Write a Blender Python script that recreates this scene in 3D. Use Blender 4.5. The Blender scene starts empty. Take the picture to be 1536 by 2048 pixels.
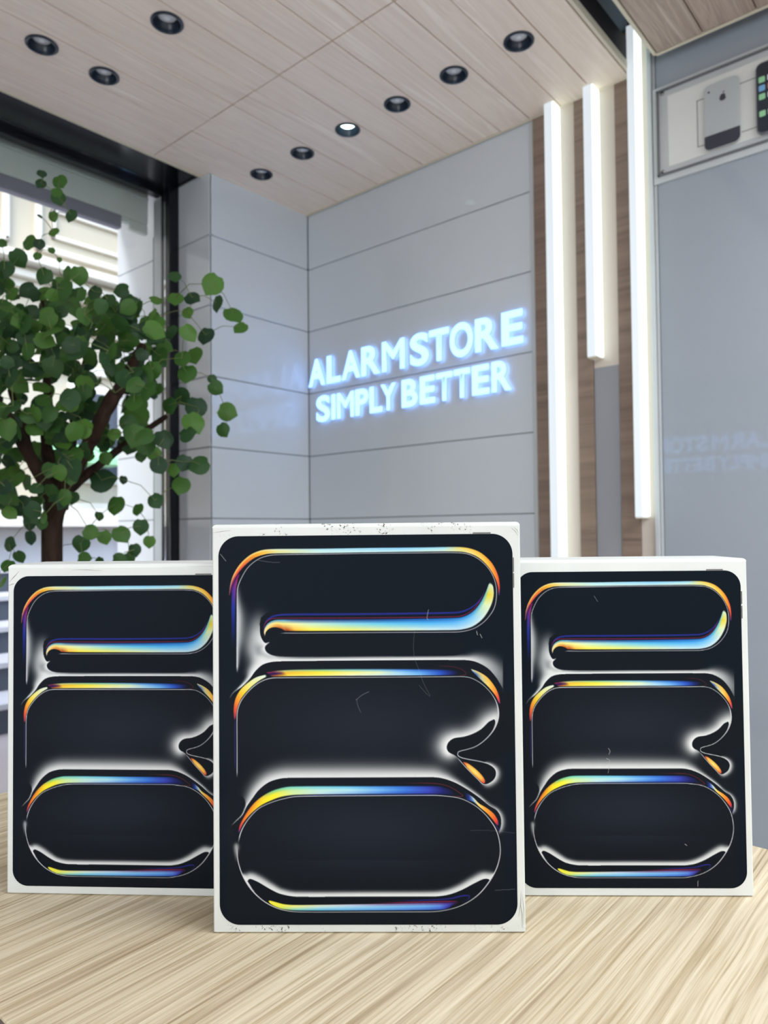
import bpy, bmesh, math, random
import numpy as np
from mathutils import Vector, Matrix

# ------------------------------------------------------------------ camera, world, lights
S = bpy.context.scene
S.view_settings.view_transform = 'Standard'; S.view_settings.look = 'None'
S.view_settings.gamma = 1; S.view_settings.use_curve_mapping = False
S.view_settings.exposure = 0.28
CH = 1.051                      # height of the lens above the shop floor
F_PX = 1426.243
PSI, TH, RO = 0.71113, 0.02555, -0.0098
_f = Vector((-math.sin(PSI)*math.cos(TH), math.cos(PSI)*math.cos(TH), math.sin(TH)))
_r = Vector((math.cos(PSI), math.sin(PSI), 0)); _u = _r.cross(_f)
R_ = math.cos(RO)*_r+math.sin(RO)*_u; U_ = -math.sin(RO)*_r+math.cos(RO)*_u
cd = bpy.data.cameras.new('camera'); cam = bpy.data.objects.new('camera', cd)
bpy.context.collection.objects.link(cam)
cam.matrix_world = Matrix(((R_.x, U_.x, -_f.x, 0), (R_.y, U_.y, -_f.y, 0), (R_.z, U_.z, -_f.z, CH), (0, 0, 0, 1)))
cd.sensor_fit = 'VERTICAL'; cd.sensor_height = 36; cd.sensor_width = 27
cd.lens = F_PX/2048*36; cd.clip_start = .02; cd.clip_end = 200
cd.dof.use_dof = True; cd.dof.focus_distance = .53; cd.dof.aperture_fstop = 11
S.camera = cam
S.cycles.max_bounces = 10; S.cycles.diffuse_bounces = 6; S.cycles.glossy_bounces = 5
S.cycles.transparent_max_bounces = 16; S.cycles.sample_clamp_indirect = 6
S.cycles.use_denoising = True; S.cycles.caustics_reflective = False; S.cycles.caustics_refractive = False

W = bpy.data.worlds.new('world'); S.world = W; W.use_nodes = True
nt = W.node_tree; bg = nt.nodes['Background']
sky = nt.nodes.new('ShaderNodeTexSky'); sky.sky_type = 'NISHITA'; sky.sun_disc = False
sky.sun_elevation = math.radians(48); sky.sun_rotation = math.radians(150); sky.air_density = 1.0; sky.dust_density = 2.5
nt.links.new(sky.outputs[0], bg.inputs[0]); bg.inputs[1].default_value = .7

def add_light(name, kind, loc, rot, energy, color=(1, 1, 1), **kw):
    d = bpy.data.lights.new(name, kind); d.energy = energy; d.color = color
    for k, v_ in kw.items(): setattr(d, k, v_)
    o = bpy.data.objects.new(name, d); bpy.context.collection.objects.link(o); o.location = loc; o.rotation_euler = rot
    return o
add_light('sun', 'SUN', (0, 0, 10), (math.radians(46), 0, math.radians(-20)), 1.7, (1, .97, .93), angle=.12)
# overhead area lights for the shop's unseen lamps; the second is added fill
SHOP = (.93, .97, 1.0)
add_light('overhead_fill', 'AREA', (1.15, -.9, 2.5), (0, 0, 0), 30, SHOP, shape='RECTANGLE', size=1.5, size_y=2.6)
add_light('overhead_fill', 'AREA', (1.1, 1.2, 2.5), (0, 0, 0), 62, SHOP, shape='RECTANGLE', size=1.6, size_y=1.6)  # added beside the camera to brighten walls and ceiling, not the box fronts
# added area fill behind the camera, lifting the ceiling and the sign wall
add_light('rear_fill', 'AREA', (.95, -3.1, 1.35), (math.radians(-90), 0, math.radians(180)), 54, (.95, .98, 1), shape='RECTANGLE', size=2.7, size_y=2.1)

# ------------------------------------------------------------------ helpers
COL = bpy.context.collection
def lin(c):
    c = np.asarray(c, float)/255
    return np.where(c <= .04045, c/12.92, ((c+.055)/1.055)**2.4)
def L(r, g, b): return tuple(float(x) for x in lin((r, g, b)))+(1,)
def mat(name, col, rough=.5, spec=.5, metal=0, emit=None, estr=0):
    m = bpy.data.materials.new(name); m.use_nodes = True
    b = m.node_tree.nodes['Principled BSDF']
    b.inputs['Base Color'].default_value = col; b.inputs['Roughness'].default_value = rough
    b.inputs['Specular IOR Level'].default_value = spec; b.inputs['Metallic'].default_value = metal
    if emit: b.inputs['Emission Color'].default_value = emit; b.inputs['Emission Strength'].default_value = estr
    return m
def N(m, kind, **kw):
    n = m.node_tree.nodes.new(kind)
    for k, v_ in kw.items(): setattr(n, k, v_)
    return n
def vary(m, scale=3, amount=.06, detail=3, stretch=(1, 1, 1)):
    """soft procedural variation of the base colour"""
    t = m.node_tree; b = t.nodes['Principled BSDF']; c = b.inputs['Base Color'].default_value[:]
    tc = N(m, 'ShaderNodeTexCoord'); mp = N(m, 'ShaderNodeMapping'); mp.inputs['Scale'].default_value = stretch
    no = N(m, 'ShaderNodeTexNoise'); no.inputs['Scale'].default_value = scale; no.inputs['Detail'].default_value = detail
    cr_ = N(m, 'ShaderNodeValToRGB'); e = cr_.color_ramp.elements
    e[0].position = .3; e[1].position = .7
    e[0].color = tuple(max(0, x*(1-amount)) for x in c[:3])+(1,); e[1].color = tuple(x*(1+amount) for x in c[:3])+(1,)
    t.links.new(tc.outputs['Object'], mp.inputs[0]); t.links.new(mp.outputs[0], no.inputs['Vector'])
    t.links.new(no.outputs[0], cr_.inputs[0]); t.links.new(cr_.outputs[0], b.inputs['Base Color'])
    return m
def wood(name, stops, scl, rough=.45, spec=.4, bump=.0, dist=.6, scale=1.0, warp=.0, fine=None):
    """grain: noise stretched along one axis; scl is the mapping scale"""
    m = mat(name, stops[0][1], rough, spec); t = m.node_tree; b = t.nodes['Principled BSDF']
    tc = N(m, 'ShaderNodeTexCoord'); mp = N(m, 'ShaderNodeMapping'); mp.inputs['Scale'].default_value = scl
    src = tc.outputs['Object']
    if warp:
        wn = N(m, 'ShaderNodeTexNoise'); wn.inputs['Scale'].default_value = 4.5; wn.inputs['Detail'].default_value = 1
        sb = N(m, 'ShaderNodeVectorMath', operation='SUBTRACT'); sb.inputs[1].default_value = (.5, .5, .5)
        sc = N(m, 'ShaderNodeVectorMath', operation='SCALE'); sc.inputs['Scale'].default_value = warp
        ad = N(m, 'ShaderNodeVectorMath', operation='ADD')
        t.links.new(src, wn.inputs['Vector']); t.links.new(wn.outputs['Color'], sb.inputs[0]); t.links.new(sb.outputs[0], sc.inputs[0])
        t.links.new(src, ad.inputs[0]); t.links.new(sc.outputs[0], ad.inputs[1]); src = ad.outputs[0]
    t.links.new(src, mp.inputs[0])
    no = N(m, 'ShaderNodeTexNoise'); no.inputs['Scale'].default_value = scale; no.inputs['Detail'].default_value = 6
    no.inputs['Roughness'].default_value = .62; no.inputs['Distortion'].default_value = dist
    t.links.new(mp.outputs[0], no.inputs['Vector'])
    r = N(m, 'ShaderNodeValToRGB'); el = r.color_ramp.elements
    while len(el) < len(stops): el.new(.5)
    for e, (p, c) in zip(el, stops): e.position = p; e.color = c
    t.links.new(no.outputs[0], r.inputs[0]); out = r.outputs[0]
    if fine:
        mp2 = N(m, 'ShaderNodeMapping'); mp2.inputs['Scale'].default_value = fine[0]; t.links.new(src, mp2.inputs[0])
        n2 = N(m, 'ShaderNodeTexNoise'); n2.inputs['Scale'].default_value = 1; n2.inputs['Detail'].default_value = 3; t.links.new(mp2.outputs[0], n2.inputs['Vector'])
        r2 = N(m, 'ShaderNodeValToRGB'); r2.color_ramp.elements[0].position = fine[2]; r2.color_ramp.elements[1].position = fine[3]
        r2.color_ramp.elements[0].color = fine[1]; r2.color_ramp.elements[1].color = (1, 1, 1, 1)
        t.links.new(n2.outputs[0], r2.inputs[0])
        mx = N(m, 'ShaderNodeMix', data_type='RGBA', blend_type='MULTIPLY'); mx.inputs['Factor'].default_value = 1
        t.links.new(out, mx.inputs['A']); t.links.new(r2.outputs[0], mx.inputs['B']); out = mx.outputs['Result']
    t.links.new(out, b.inputs['Base Color'])
    if bump:
        bp_ = N(m, 'ShaderNodeBump'); bp_.inputs['Strength'].default_value = bump; bp_.inputs['Distance'].default_value = .001
        t.links.new(no.outputs[0], bp_.inputs['Height']); t.links.new(bp_.outputs[0], b.inputs['Normal'])
    return m

def box(bm, x0, x1, y0, y1, z0, z1, bev=0, seg=2):
    r = bmesh.ops.create_cube(bm, size=1)
    vs = r['verts']
    for v_ in vs:
        v_.co = Vector(((x0+x1)/2+v_.co.x*(x1-x0), (y0+y1)/2+v_.co.y*(y1-y0), (z0+z1)/2+v_.co.z*(z1-z0)))
    if bev:
        es = list({e for v_ in vs for e in v_.link_edges})
        bmesh.ops.bevel(bm, geom=es, offset=bev, segments=seg, affect='EDGES', profile=.6)
    return vs
def lathe(bm, prof, c=(0, 0, 0), n=40, close=False):
    """revolve (radius, z) pairs round the vertical axis through c"""
    rings = []
    for (rr, z) in prof:
        rings.append([bm.verts.new((c[0]+rr*math.cos(2*math.pi*k/n), c[1]+rr*math.sin(2*math.pi*k/n), c[2]+z)) for k in range(n)] if rr > 1e-6 else [bm.verts.new((c[0], c[1], c[2]+z))])
    for a, b in zip(rings[:-1], rings[1:]):
        for k in range(n):
            k2 = (k+1) % n
            if len(a) == 1: bm.faces.new((a[0], b[k], b[k2]))
            elif len(b) == 1: bm.faces.new((a[k], a[k2], b[0]))
            else: bm.faces.new((a[k], a[k2], b[k2], b[k]))
    bmesh.ops.recalc_face_normals(bm, faces=bm.faces)
def tube(bm, pts, rads, n=8, cap=True):
    pts = [Vector(p) for p in pts]; rings = []
    up = Vector((.13, .27, .95)).normalized()
    for i, p in enumerate(pts):
        d = (pts[min(i+1, len(pts)-1)]-pts[max(i-1, 0)]).normalized()
        s = d.cross(up)
        if s.length < .05: s = d.cross(Vector((1, 0, 0)))
        s.normalize(); q = d.cross(s)
        rr = rads[i] if hasattr(rads, '__len__') else rads
        rings.append([bm.verts.new(p+s*rr*math.cos(2*math.pi*k/n)+q*rr*math.sin(2*math.pi*k/n)) for k in range(n)])
    for a, b in zip(rings[:-1], rings[1:]):
        for k in range(n): bm.faces.new((a[k], a[(k+1) % n], b[(k+1) % n], b[k]))
    if cap: bm.faces.new(rings[0]); bm.faces.new(rings[-1])
def outline(bm, pts, y0, y1):
    """prism: 2-D outline (x, z) between two y planes"""
    a = [bm.verts.new((x, y0, z)) for x, z in pts]; b = [bm.verts.new((x, y1, z)) for x, z in pts]
    bm.faces.new(a); bm.faces.new(b[::-1])
    for k in range(len(pts)):
        k2 = (k+1) % len(pts); bm.faces.new((a[k], b[k], b[k2], a[k2]))
    bmesh.ops.recalc_face_normals(bm, faces=bm.faces)
def rrect(x0, x1, z0, z1, r, n=8, bottom_only=False):
    P = []
    for cx, cz, a0 in ((x1-r, z1-r, 0), (x0+r, z1-r, 90), (x0+r, z0+r, 180), (x1-r, z0+r, 270)):
        for k in range(n+1):
            a = math.radians(a0+90*k/n); P.append((cx+r*math.cos(a), cz+r*math.sin(a)))
    return P
def obj(name, bm, m, parent=None, smooth=False, loc=None):
    if isinstance(bm, bmesh.types.BMesh):
        me = bpy.data.meshes.new(name); bm.normal_update(); bm.to_mesh(me); bm.free()
    else: me = bm
    if m is not None: me.materials.append(m)
    if smooth:
        for p in me.polygons: p.use_smooth = True
        if smooth != 'all':
            try: me.set_sharp_from_angle(angle=math.radians(35))
            except Exception: pass
    o = bpy.data.objects.new(name, me); COL.objects.link(o)
    if parent: o.parent = parent
    if loc: o.location = loc
    return o
def tag(o, label, cat, group=None, kind=None):
    if label: o['label'] = label
    if cat: o['category'] = cat
    if group: o['group'] = group
    if kind: o['kind'] = kind
    return o
def thing(name, label, cat, loc=(0, 0, 0), rz=0, group=None):
    o = bpy.data.objects.new(name, None); COL.objects.link(o); o.empty_display_size = .05
    o.location = loc; o.rotation_euler = (0, 0, rz)
    return tag(o, label, cat, group)
def struct(name, bm, m, smooth=False):
    o = obj(name, bm, m, smooth=smooth); o['kind'] = 'structure'; return o
def struct_group(name):
    o = bpy.data.objects.new(name, None); COL.objects.link(o); o['kind'] = 'structure'; return o
def BM(): return bmesh.new()
def dup(root, loc, rz=None, label=None):
    r = root.copy(); COL.objects.link(r); r.location = loc
    if rz is not None: r.rotation_euler = (0, 0, rz)
    if label: r['label'] = label
    for ch in list(root.children):
        c = ch.copy(); COL.objects.link(c); c.parent = r
        for g in ch.children:
            d = g.copy(); COL.objects.link(d); d.parent = c
    return r
# ---------------------------------------------------------------- printed artwork
# The swirl on the box lids is drawn mathematically (spline bands and glows) and stored
# as a colour attribute on the print's own mesh.
def cr(P, n):
    P = np.asarray(P, float)
    Q = np.vstack([2*P[0]-P[1], P, 2*P[-1]-P[-2]])
    out = []
    for i in range(1, len(Q)-2):
        t = np.linspace(0, 1, 24, endpoint=False)[:, None]
        a, b, c, d = Q[i-1], Q[i], Q[i+1], Q[i+2]
        m1 = (c-a)*.5; m2 = (d-b)*.5
        L = np.hypot(*(c-b)[:2]) + 1e-9           # limit tangents so uneven spacing does not overshoot
        for m in (m1, m2):
            k = np.hypot(*m[:2])
            if k > L: m *= L/k
        out.append((2*t**3-3*t**2+1)*b+(t**3-2*t**2+t)*m1+(-2*t**3+3*t**2)*c+(t**3-t**2)*m2)
    out.append(P[-1:])
    S = np.vstack(out)
    s = np.r_[0, np.cumsum(np.hypot(*np.diff(S[:, :2], axis=0).T))]
    u = np.linspace(0, s[-1], n)
    return np.stack([np.interp(u, s, S[:, k]) for k in range(S.shape[1])], 1)

def homog(src, dst):
    A = []; b = []
    for (x, y), (u, v) in zip(src, dst):
        A += [[x, y, 1, 0, 0, 0, -u*x, -u*y], [0, 0, 0, x, y, 1, -v*x, -v*y]]; b += [u, v]
    return np.append(np.linalg.solve(np.array(A), np.array(b)), 1).reshape(3, 3)
def apply_h(M, P):
    q = np.c_[P, np.ones(len(P))] @ M.T
    return q[:, :2]/q[:, 2:]

def make_art(quad, W=1360, H=1780):
    """quad: corners TL TR BR BL of the print in the tracing frame."""
    M = homog(quad, [(0, 0), (W, 0), (W, H), (0, H)])
    Mi = np.linalg.inv(M)
    C = np.empty((H, W, 3)); 
    gx, gy = np.meshgrid(np.arange(W//2)*2+1, np.arange(H//2)*2+1)
    G = apply_h(Mi, np.c_[gx.ravel(), gy.ravel()]); GX = G[:, 0].reshape(gx.shape); GY = G[:, 1].reshape(gx.shape)
    base = np.stack([np.full_like(GX, 25), np.full_like(GX, 30), np.full_like(GX, 37)], -1)
    for cx, cy, sx, sy, k in ((740, 1450, 190, 75, 9), (730, 1660, 170, 60, 8)):
        base += (k*np.exp(-((GX-cx)/sx)**2-((GY-cy)/sy)**2))[..., None]*np.array([1, .95, 1.15])
    up = lambda a: np.repeat(np.repeat(a, 2, 0), 2, 1)
    C[:] = up(base)

    def band(A, B, keys, cols, sst, key='t', n=0, m=0, fa=.06, fb=.06, ends=(0, 0)):
        A0 = cr(A, 200); B0 = cr(B, 200)
        L = max(np.hypot(*np.diff(A0, axis=0).T).sum(), np.hypot(*np.diff(B0, axis=0).T).sum())
        n = int(L*3.6)+20; m = int(np.hypot(*(A0-B0).T).max()*3.9)+8
        A = cr(A, n); B = cr(B, n)
        t = np.linspace(0, 1, n)
        kk = t if key == 't' else (A[:, 0]+B[:, 0])/2
        cols = np.array(cols, float)          # keys x s x (3|4)
        if cols.shape[-1] == 3: cols = np.concatenate([cols, np.ones(cols.shape[:2]+(1,))], -1)
        T = np.stack([[np.interp(kk, keys, cols[:, j, c]) for c in range(4)] for j in range(cols.shape[1])], 0)  # s,4,n
        s = (np.arange(m)+.5)/m
        out = np.empty((n, m, 4))
        for c in range(4):
            Tc = T[:, c, :]
            f = np.interp(s, sst, np.arange(len(sst)))
            i0 = np.clip(f.astype(int), 0, len(sst)-2); w = f-i0
            out[..., c] = (Tc[i0]*(1-w)[:, None]+Tc[i0+1]*w[:, None]).T
        e = np.ones(m)
        if fa: e = np.minimum(e, s/fa)
        if fb: e = np.minimum(e, (1-s)/fb)
        al = out[..., 3]*np.clip(e, 0, 1)[None]
        if ends[0]: al = al*np.clip(t/ends[0], 0, 1)[:, None]
        if ends[1]: al = al*np.clip((1-t)/ends[1], 0, 1)[:, None]
        P = A[:, None]*(1-s)[None, :, None]+B[:, None]*s[None, :, None]
        q = apply_h(M, P[..., :2].reshape(-1, 2))
        ix = np.floor(q[:, 0]).astype(int); iy = np.floor(q[:, 1]).astype(int)
        ok = (ix >= 0)&(ix < W)&(iy >= 0)&(iy < H)
        ix = ix[ok]; iy = iy[ok]; al = al.reshape(-1)[ok]; col = out[..., :3].reshape(-1, 3)[ok]
        x0, x1, y0, y1 = ix.min(), ix.max()+1, iy.min(), iy.max()+1
        idx = (iy-y0)*(x1-x0)+(ix-x0); N = (x1-x0)*(y1-y0)
        cnt = np.bincount(idx, minlength=N); got = cnt > 0; cc = np.maximum(cnt, 1)
        a = (np.bincount(idx, al, N)/cc).reshape(y1-y0, x1-x0)
        R = C[y0:y1, x0:x1]
        for c in range(3):
            v = (np.bincount(idx, col[:, c], N)/cc).reshape(a.shape)
            R[..., c] = np.where(got.reshape(a.shape), R[..., c]*(1-a)+v*a, R[..., c])

    def line(P, w, col, alpha=1, ends=(.01, .01), n=2600):
        """w: width or (per point) widths"""
        P = np.array(P, float)
        if np.isscalar(w): w = [w]*len(P)
        if len(w) != len(P): w = np.interp(np.linspace(0, 1, len(P)), np.linspace(0, 1, len(w)), w)
        Q = cr(np.c_[P, w], 600)
        d = np.gradient(Q[:, :2], axis=0); d /= np.hypot(d[:, 0], d[:, 1])[:, None]+1e-9
        nrm = np.c_[-d[:, 1], d[:, 0]]*Q[:, 2:3]/2
        A = Q[::4, :2]+nrm[::4]; B = Q[::4, :2]-nrm[::4]
        band(A, B, [0, 1], [[col+(alpha,)]*2]*2, [0, 1], fa=.25, fb=.25, ends=ends)

    def glow(P, p=2, col=(212, 216, 216), mask=None, k=1.0):
        """P rows: x, y, sigma, amplitude; brightness falls off with distance to the curve"""
        Q = cr(P, max(30, 14*len(P)))
        mx = Q[:, 2].max()*3
        sel = (GX > Q[:, 0].min()-mx)&(GX < Q[:, 0].max()+mx)&(GY > Q[:, 1].min()-mx)&(GY < Q[:, 1].max()+mx)
        X = GX[sel]; Y = GY[sel]
        best = np.full(X.shape, 1e9); I = np.zeros(X.shape)
        for a, b in zip(Q[:-1], Q[1:]):
            dx, dy = b[0]-a[0], b[1]-a[1]; L2 = dx*dx+dy*dy+1e-9
            t = np.clip(((X-a[0])*dx+(Y-a[1])*dy)/L2, 0, 1)
            d = np.hypot(X-a[0]-t*dx, Y-a[1]-t*dy)
            s = a[2]+(b[2]-a[2])*t; am = a[3]+(b[3]-a[3])*t
            I = np.maximum(I, am*np.exp(-(d/np.maximum(s, .3))**p))
        full = np.zeros(GX.shape); full[sel] = I*k
        if mask is not None: full *= mask
        u = up(np.clip(full, 0, 1))[..., None]
        C[:] = C*(1-u)+np.array(col, float)*u

    def fill(P, col=(27, 31, 35), feather=0, spl=True):
        Q = cr(P, 500) if spl else np.array(P, float)
        q = apply_h(M, Q[:, :2])
        x0 = max(0, int(q[:, 0].min())-1); x1 = min(W, int(q[:, 0].max())+2)
        y0 = max(0, int(q[:, 1].min())-1); y1 = min(H, int(q[:, 1].max())+2)
        ys = np.arange(y0, y1)+.5; xs = np.arange(x0, x1)+.5
        ins = np.zeros((y1-y0, x1-x0), bool)
        for k in range(len(q)):
            a = q[k]; b = q[(k+1) % len(q)]
            if a[1] == b[1]: continue
            lo, hi = (a, b) if a[1] < b[1] else (b, a)
            j0 = np.searchsorted(ys, lo[1]); j1 = np.searchsorted(ys, hi[1])
            for j in range(j0, j1):
                xx = lo[0]+(ys[j]-lo[1])*(hi[0]-lo[0])/(hi[1]-lo[1])
                ins[j, np.searchsorted(xs, xx):] ^= True
        a = ins.astype(float)
        if feather:
            for _ in range(2):
                kz = np.ones(feather)/feather
                a = np.apply_along_axis(lambda r: np.convolve(r, kz, 'same'), 0, a)
                a = np.apply_along_axis(lambda r: np.convolve(r, kz, 'same'), 1, a)
        R = C[y0:y1, x0:x1]; R[:] = R*(1-a[..., None])+np.array(col, float)*a[..., None]

    BLK = (26, 30, 36); SIL = (190, 190, 198)
    # --- upper swirl: pale halo on the left and the white band below it
    glow([(475.5, 1165, 3, 0), (475.5, 1200, 6, .55), (476, 1232, 11, .8), (476, 1268, 11, .78), (475, 1300, 6, .7), (475, 1330, 3, .6), (474.5, 1346, 1.2, 0)],
         p=1.6, mask=np.clip((GX-474.0)*1.5, 0, 1))
    glow([(522, 1222, 10, 0), (517, 1245, 17, .42), (518, 1262, 19, .68), (523, 1279, 18, .9), (532, 1290, 15, 1), (530, 1298, 12, 1), (536, 1307, 8, 1), (550, 1315, 5, 1)], p=1.8,
         mask=np.clip((GX-474)*1.5, 0, 1)*np.clip((1325-GY)/20, 0, 1))
    glow([(512, 1262, 14, .0), (508, 1278, 17, .45), (506, 1296, 17, .6), (512, 1312, 15, .7), (524, 1318, 12, .8)], p=1.8, mask=np.clip((GX-474)*1.5, 0, 1))
    E2 = [(460.5, 1395), (468, 1384.8), (485, 1372), (500, 1356.8), (511, 1341.8), (526, 1328.9), (547, 1323.2), (600, 1321.8), (740, 1320.6), (900, 1319.6), (934, 1320), (953, 1324), (975, 1336), (992, 1354.5), (1005.5, 1377)]
    gE2 = [(1.5, 0), (2.5, .6), (4, .85), (8, .95), (15, 1), (19, 1), (13, 1), (7.5, 1), (7.5, 1), (7.5, 1), (9, .95), (15, .85), (22, .7), (24, .5), (14, .25)]
    glow([a+b for a, b in zip(E2, gE2)], p=2.6, mask=np.clip((1006.5-GX)/1.5, 0, 1)*np.clip((GX-474)/6, .0, 1)**.5)
    glow([(460.5, 1395, 1.2, .3), (468, 1385.5, 2, .6), (480, 1376, 3, .8), (490, 1367, 3, .9)], p=2)
    fill([(537.5, 1286), (531.5, 1291), (530, 1297), (534.6, 1305), (547, 1310.8), (570, 1312.8), (740, 1312.2), (905, 1311), (925, 1304), (925, 1280), (800, 1270), (640, 1268), (560, 1268), (545, 1278)], BLK, feather=3)
    fill([(521.7, 1234), (518.7, 1251), (519.6, 1266), (524, 1279), (530, 1285.5), (536.5, 1285.6), (545, 1279), (562, 1268), (600, 1240), (560, 1225), (535, 1224)], BLK, feather=2)
    line([(519, 1250), (520, 1268), (524.5, 1280), (530.5, 1286.3), (539, 1284.5)], [.8, 1.3, 1.6, 1.2], (205, 207, 208))
    # everything under the white band starts dark again
    fill(np.vstack([cr(E2, 300), [(1006, 1450), (1006, 1850), (455, 1850), (455, 1400)]]), (27, 31, 36), spl=False)
    g = up(np.exp(-((GX-740)/210)**2-((GY-1450)/80)**2)+np.exp(-((GX-730)/190)**2-((GY-1660)/65)**2))[..., None]
    C[:] = C+g*np.array([9, 9, 13])*(C[..., :1] < 60)
    # --- upper ribbon
    L1 = [(474.4, 1345), (474.4, 1300), (474.4, 1240), (474.6, 1190), (475.6, 1176), (482, 1158), (496, 1135), (517, 1118), (539, 1110.8), (562, 1109.3), (650, 1108), (730, 1106.8), (850, 1105.7), (912, 1105.4), (936, 1108), (957.7, 1118.5), (977, 1137), (989, 1160), (993, 1185), (988.5, 1215), (971.5, 1240), (948, 1256.5), (923, 1263), (900, 1264), (730, 1265), (600, 1266), (562, 1266.3), (553.5, 1269.5)]
    To = [(458.5, 1190), (461, 1168), (467.5, 1148), (481, 1127), (500, 1110), (522, 1100.5), (545, 1097.8), (640, 1097), (730, 1095.6), (850, 1094.3), (915, 1093.6), (940, 1096.5), (963, 1106), (984, 1126), (996, 1150), (999.3, 1170), (998.8, 1190)]
    Ti = [(460, 1190), (465, 1172), (472, 1154), (487, 1134), (508, 1116.5), (530, 1108.8), (550, 1107), (640, 1106.3), (730, 1104.8), (850, 1103.3), (910, 1103), (932, 1105), (955, 1114), (975, 1132), (989, 1154), (995.5, 1172), (997, 1190)]
    cr_, ye, og, rd, mg, nv, aq, lb, pp = (236, 226, 175), (228, 190, 60), (222, 130, 45), (205, 75, 60), (170, 45, 100), (45, 48, 135), (188, 216, 214), (128, 188, 226), (240, 190, 140)
    band(To, Ti, [0, .03, .065, .10, .14, .17, .22, .36, .6, .74, .79, .84, .89, .94, .98, 1],
         [[(205, 110, 90)]+[(60, 20, 60), (60, 20, 60)], [pp, (110, 40, 80), (50, 30, 110)], [(240, 205, 130), (212, 110, 50), (165, 40, 100)],
          [(238, 205, 110), (222, 120, 50), (190, 60, 90)], [(232, 212, 130), (215, 130, 40), (214, 130, 60)], [(225, 215, 150), (222, 165, 45), (225, 170, 70)],
          [(200, 218, 200), (215, 205, 130), (200, 205, 160)], [(150, 198, 216), (178, 214, 216), (190, 216, 210)], [(118, 180, 222), (150, 200, 222), (185, 216, 214)], [(128, 188, 214), (170, 210, 210), (195, 212, 200)],
          [(220, 190, 80), (205, 200, 130), (205, 210, 150)], [(225, 165, 55), (228, 190, 90), (220, 205, 130)], [(222, 130, 50), (228, 170, 60), (230, 185, 80)], [(215, 85, 70), (222, 120, 50), (225, 140, 60)], [(205, 65, 65), (205, 70, 65), (190, 60, 60)], [(60, 50, 130)]*3],
         [0, .5, 1])
    # violet and blue part on the left
    band([(462, 1188), (465, 1172), (474, 1152), (479, 1146)], [(468, 1188), (471.5, 1172), (475.5, 1158), (479.5, 1147)], [0, .4, 1], [[(50, 45, 125), (60, 50, 135)], [(70, 25, 80), (180, 50, 110)], [(60, 25, 90), (150, 40, 100)]], [0, 1], ends=(.1, .1))
    band([(463, 1300), (462.7, 1260), (462.3, 1215), (463, 1190), (467, 1170), (473.5, 1156)], [(470, 1300), (471, 1260), (471.8, 1215), (472.3, 1190), (473, 1175), (476.5, 1158)],
         [0, .3, .6, .8, 1], [[(26, 32, 60), (26, 32, 50)], [(30, 38, 95), (28, 36, 85)], [(38, 54, 148), (42, 50, 125)], [(50, 50, 140), (120, 50, 125)], [(90, 35, 100), (185, 60, 110)]], [0, 1], fa=.2, fb=.2, ends=(.25, .05))
    line(L1, [3.6, 3.2, 2.6, 2, 1.6, 1.5, 1.4, 1.3, 1.3, 1.3, 1.3, 1.3, 1.3, 1.3, 1.3, 1.3, 1.3, 1.3, 1.6, 1.4, 1.3, 1.3, 1.3, 1.2, 1.2, 1.2, 1.2, 1], SIL)
    # --- lower ribbon of the upper swirl
    line([(526.5, 1262), (528, 1252), (535, 1240), (548, 1232), (571, 1229), (740, 1227.8), (912, 1225), (934, 1219.5), (953, 1207), (966, 1189.5), (973.5, 1172)], [1.5, 3, 4, 4.6, 5, 5, 4.5, 4, 3, 2, 1.2], (42, 48, 135), .9, ends=(.05, .05))
    line([(526.8, 1264), (530, 1248), (539, 1239), (553, 1236.4), (740, 1235.6), (912, 1233), (931, 1228.5), (948, 1217), (961, 1199.5), (971, 1180)], [1.2, 1.6, 1.8, 1.8, 1.8, 1.8, 1.8, 1.6, 1.4, 1], (128, 38, 70), .95, ends=(.03, .05))
    R1t = [(527.5, 1268), (529.5, 1256), (536, 1246), (548, 1239.8), (562, 1238.5), (740, 1237.6), (912, 1235), (932, 1230.5), (949, 1219), (962, 1202), (971.5, 1183), (977, 1169), (980.5, 1164)]
    R1b = [(529.5, 1274), (532, 1264), (540, 1256.5), (551, 1254.5), (563, 1257.5), (572, 1262), (740, 1261.8), (905, 1260.8), (925, 1259.3), (947, 1252.5), (967, 1236.5), (981.5, 1213), (987.5, 1192), (986.8, 1175), (983, 1166)]
    bl, cy, yl, pl = (30, 75, 165), (120, 195, 225), (238, 218, 62), (226, 226, 175)
    band(R1t, R1b, [0, .04, .08, .11, .14, .2, .35, .5, .65, .76, .84, .91, .95, 1],
         [[(200, 210, 200), (225, 200, 150), (235, 215, 170)], [(60, 120, 180), (225, 210, 150), (232, 190, 90)], [(50, 130, 190), (235, 215, 120), (180, 80, 30)], [(60, 140, 200), (232, 222, 130), (150, 50, 25)], [(30, 80, 160), (225, 225, 150), (232, 170, 50)],
          [(25, 45, 110), (195, 222, 190), (238, 218, 60)], [(22, 40, 105), (130, 200, 215), (236, 222, 95)], [(22, 50, 120), (90, 180, 220), (228, 226, 165)], [(25, 70, 150), (75, 165, 220), (206, 222, 214)], [(30, 90, 170), (85, 165, 222), (190, 214, 222)],
          [(40, 120, 195), (120, 185, 222), (200, 216, 214)], [(60, 150, 200), (200, 218, 160), (208, 218, 190)], [(90, 180, 195), (215, 192, 50), (215, 205, 120)], [(190, 215, 205)]*3], [0, .38, 1], ends=(.01, .01))
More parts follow.
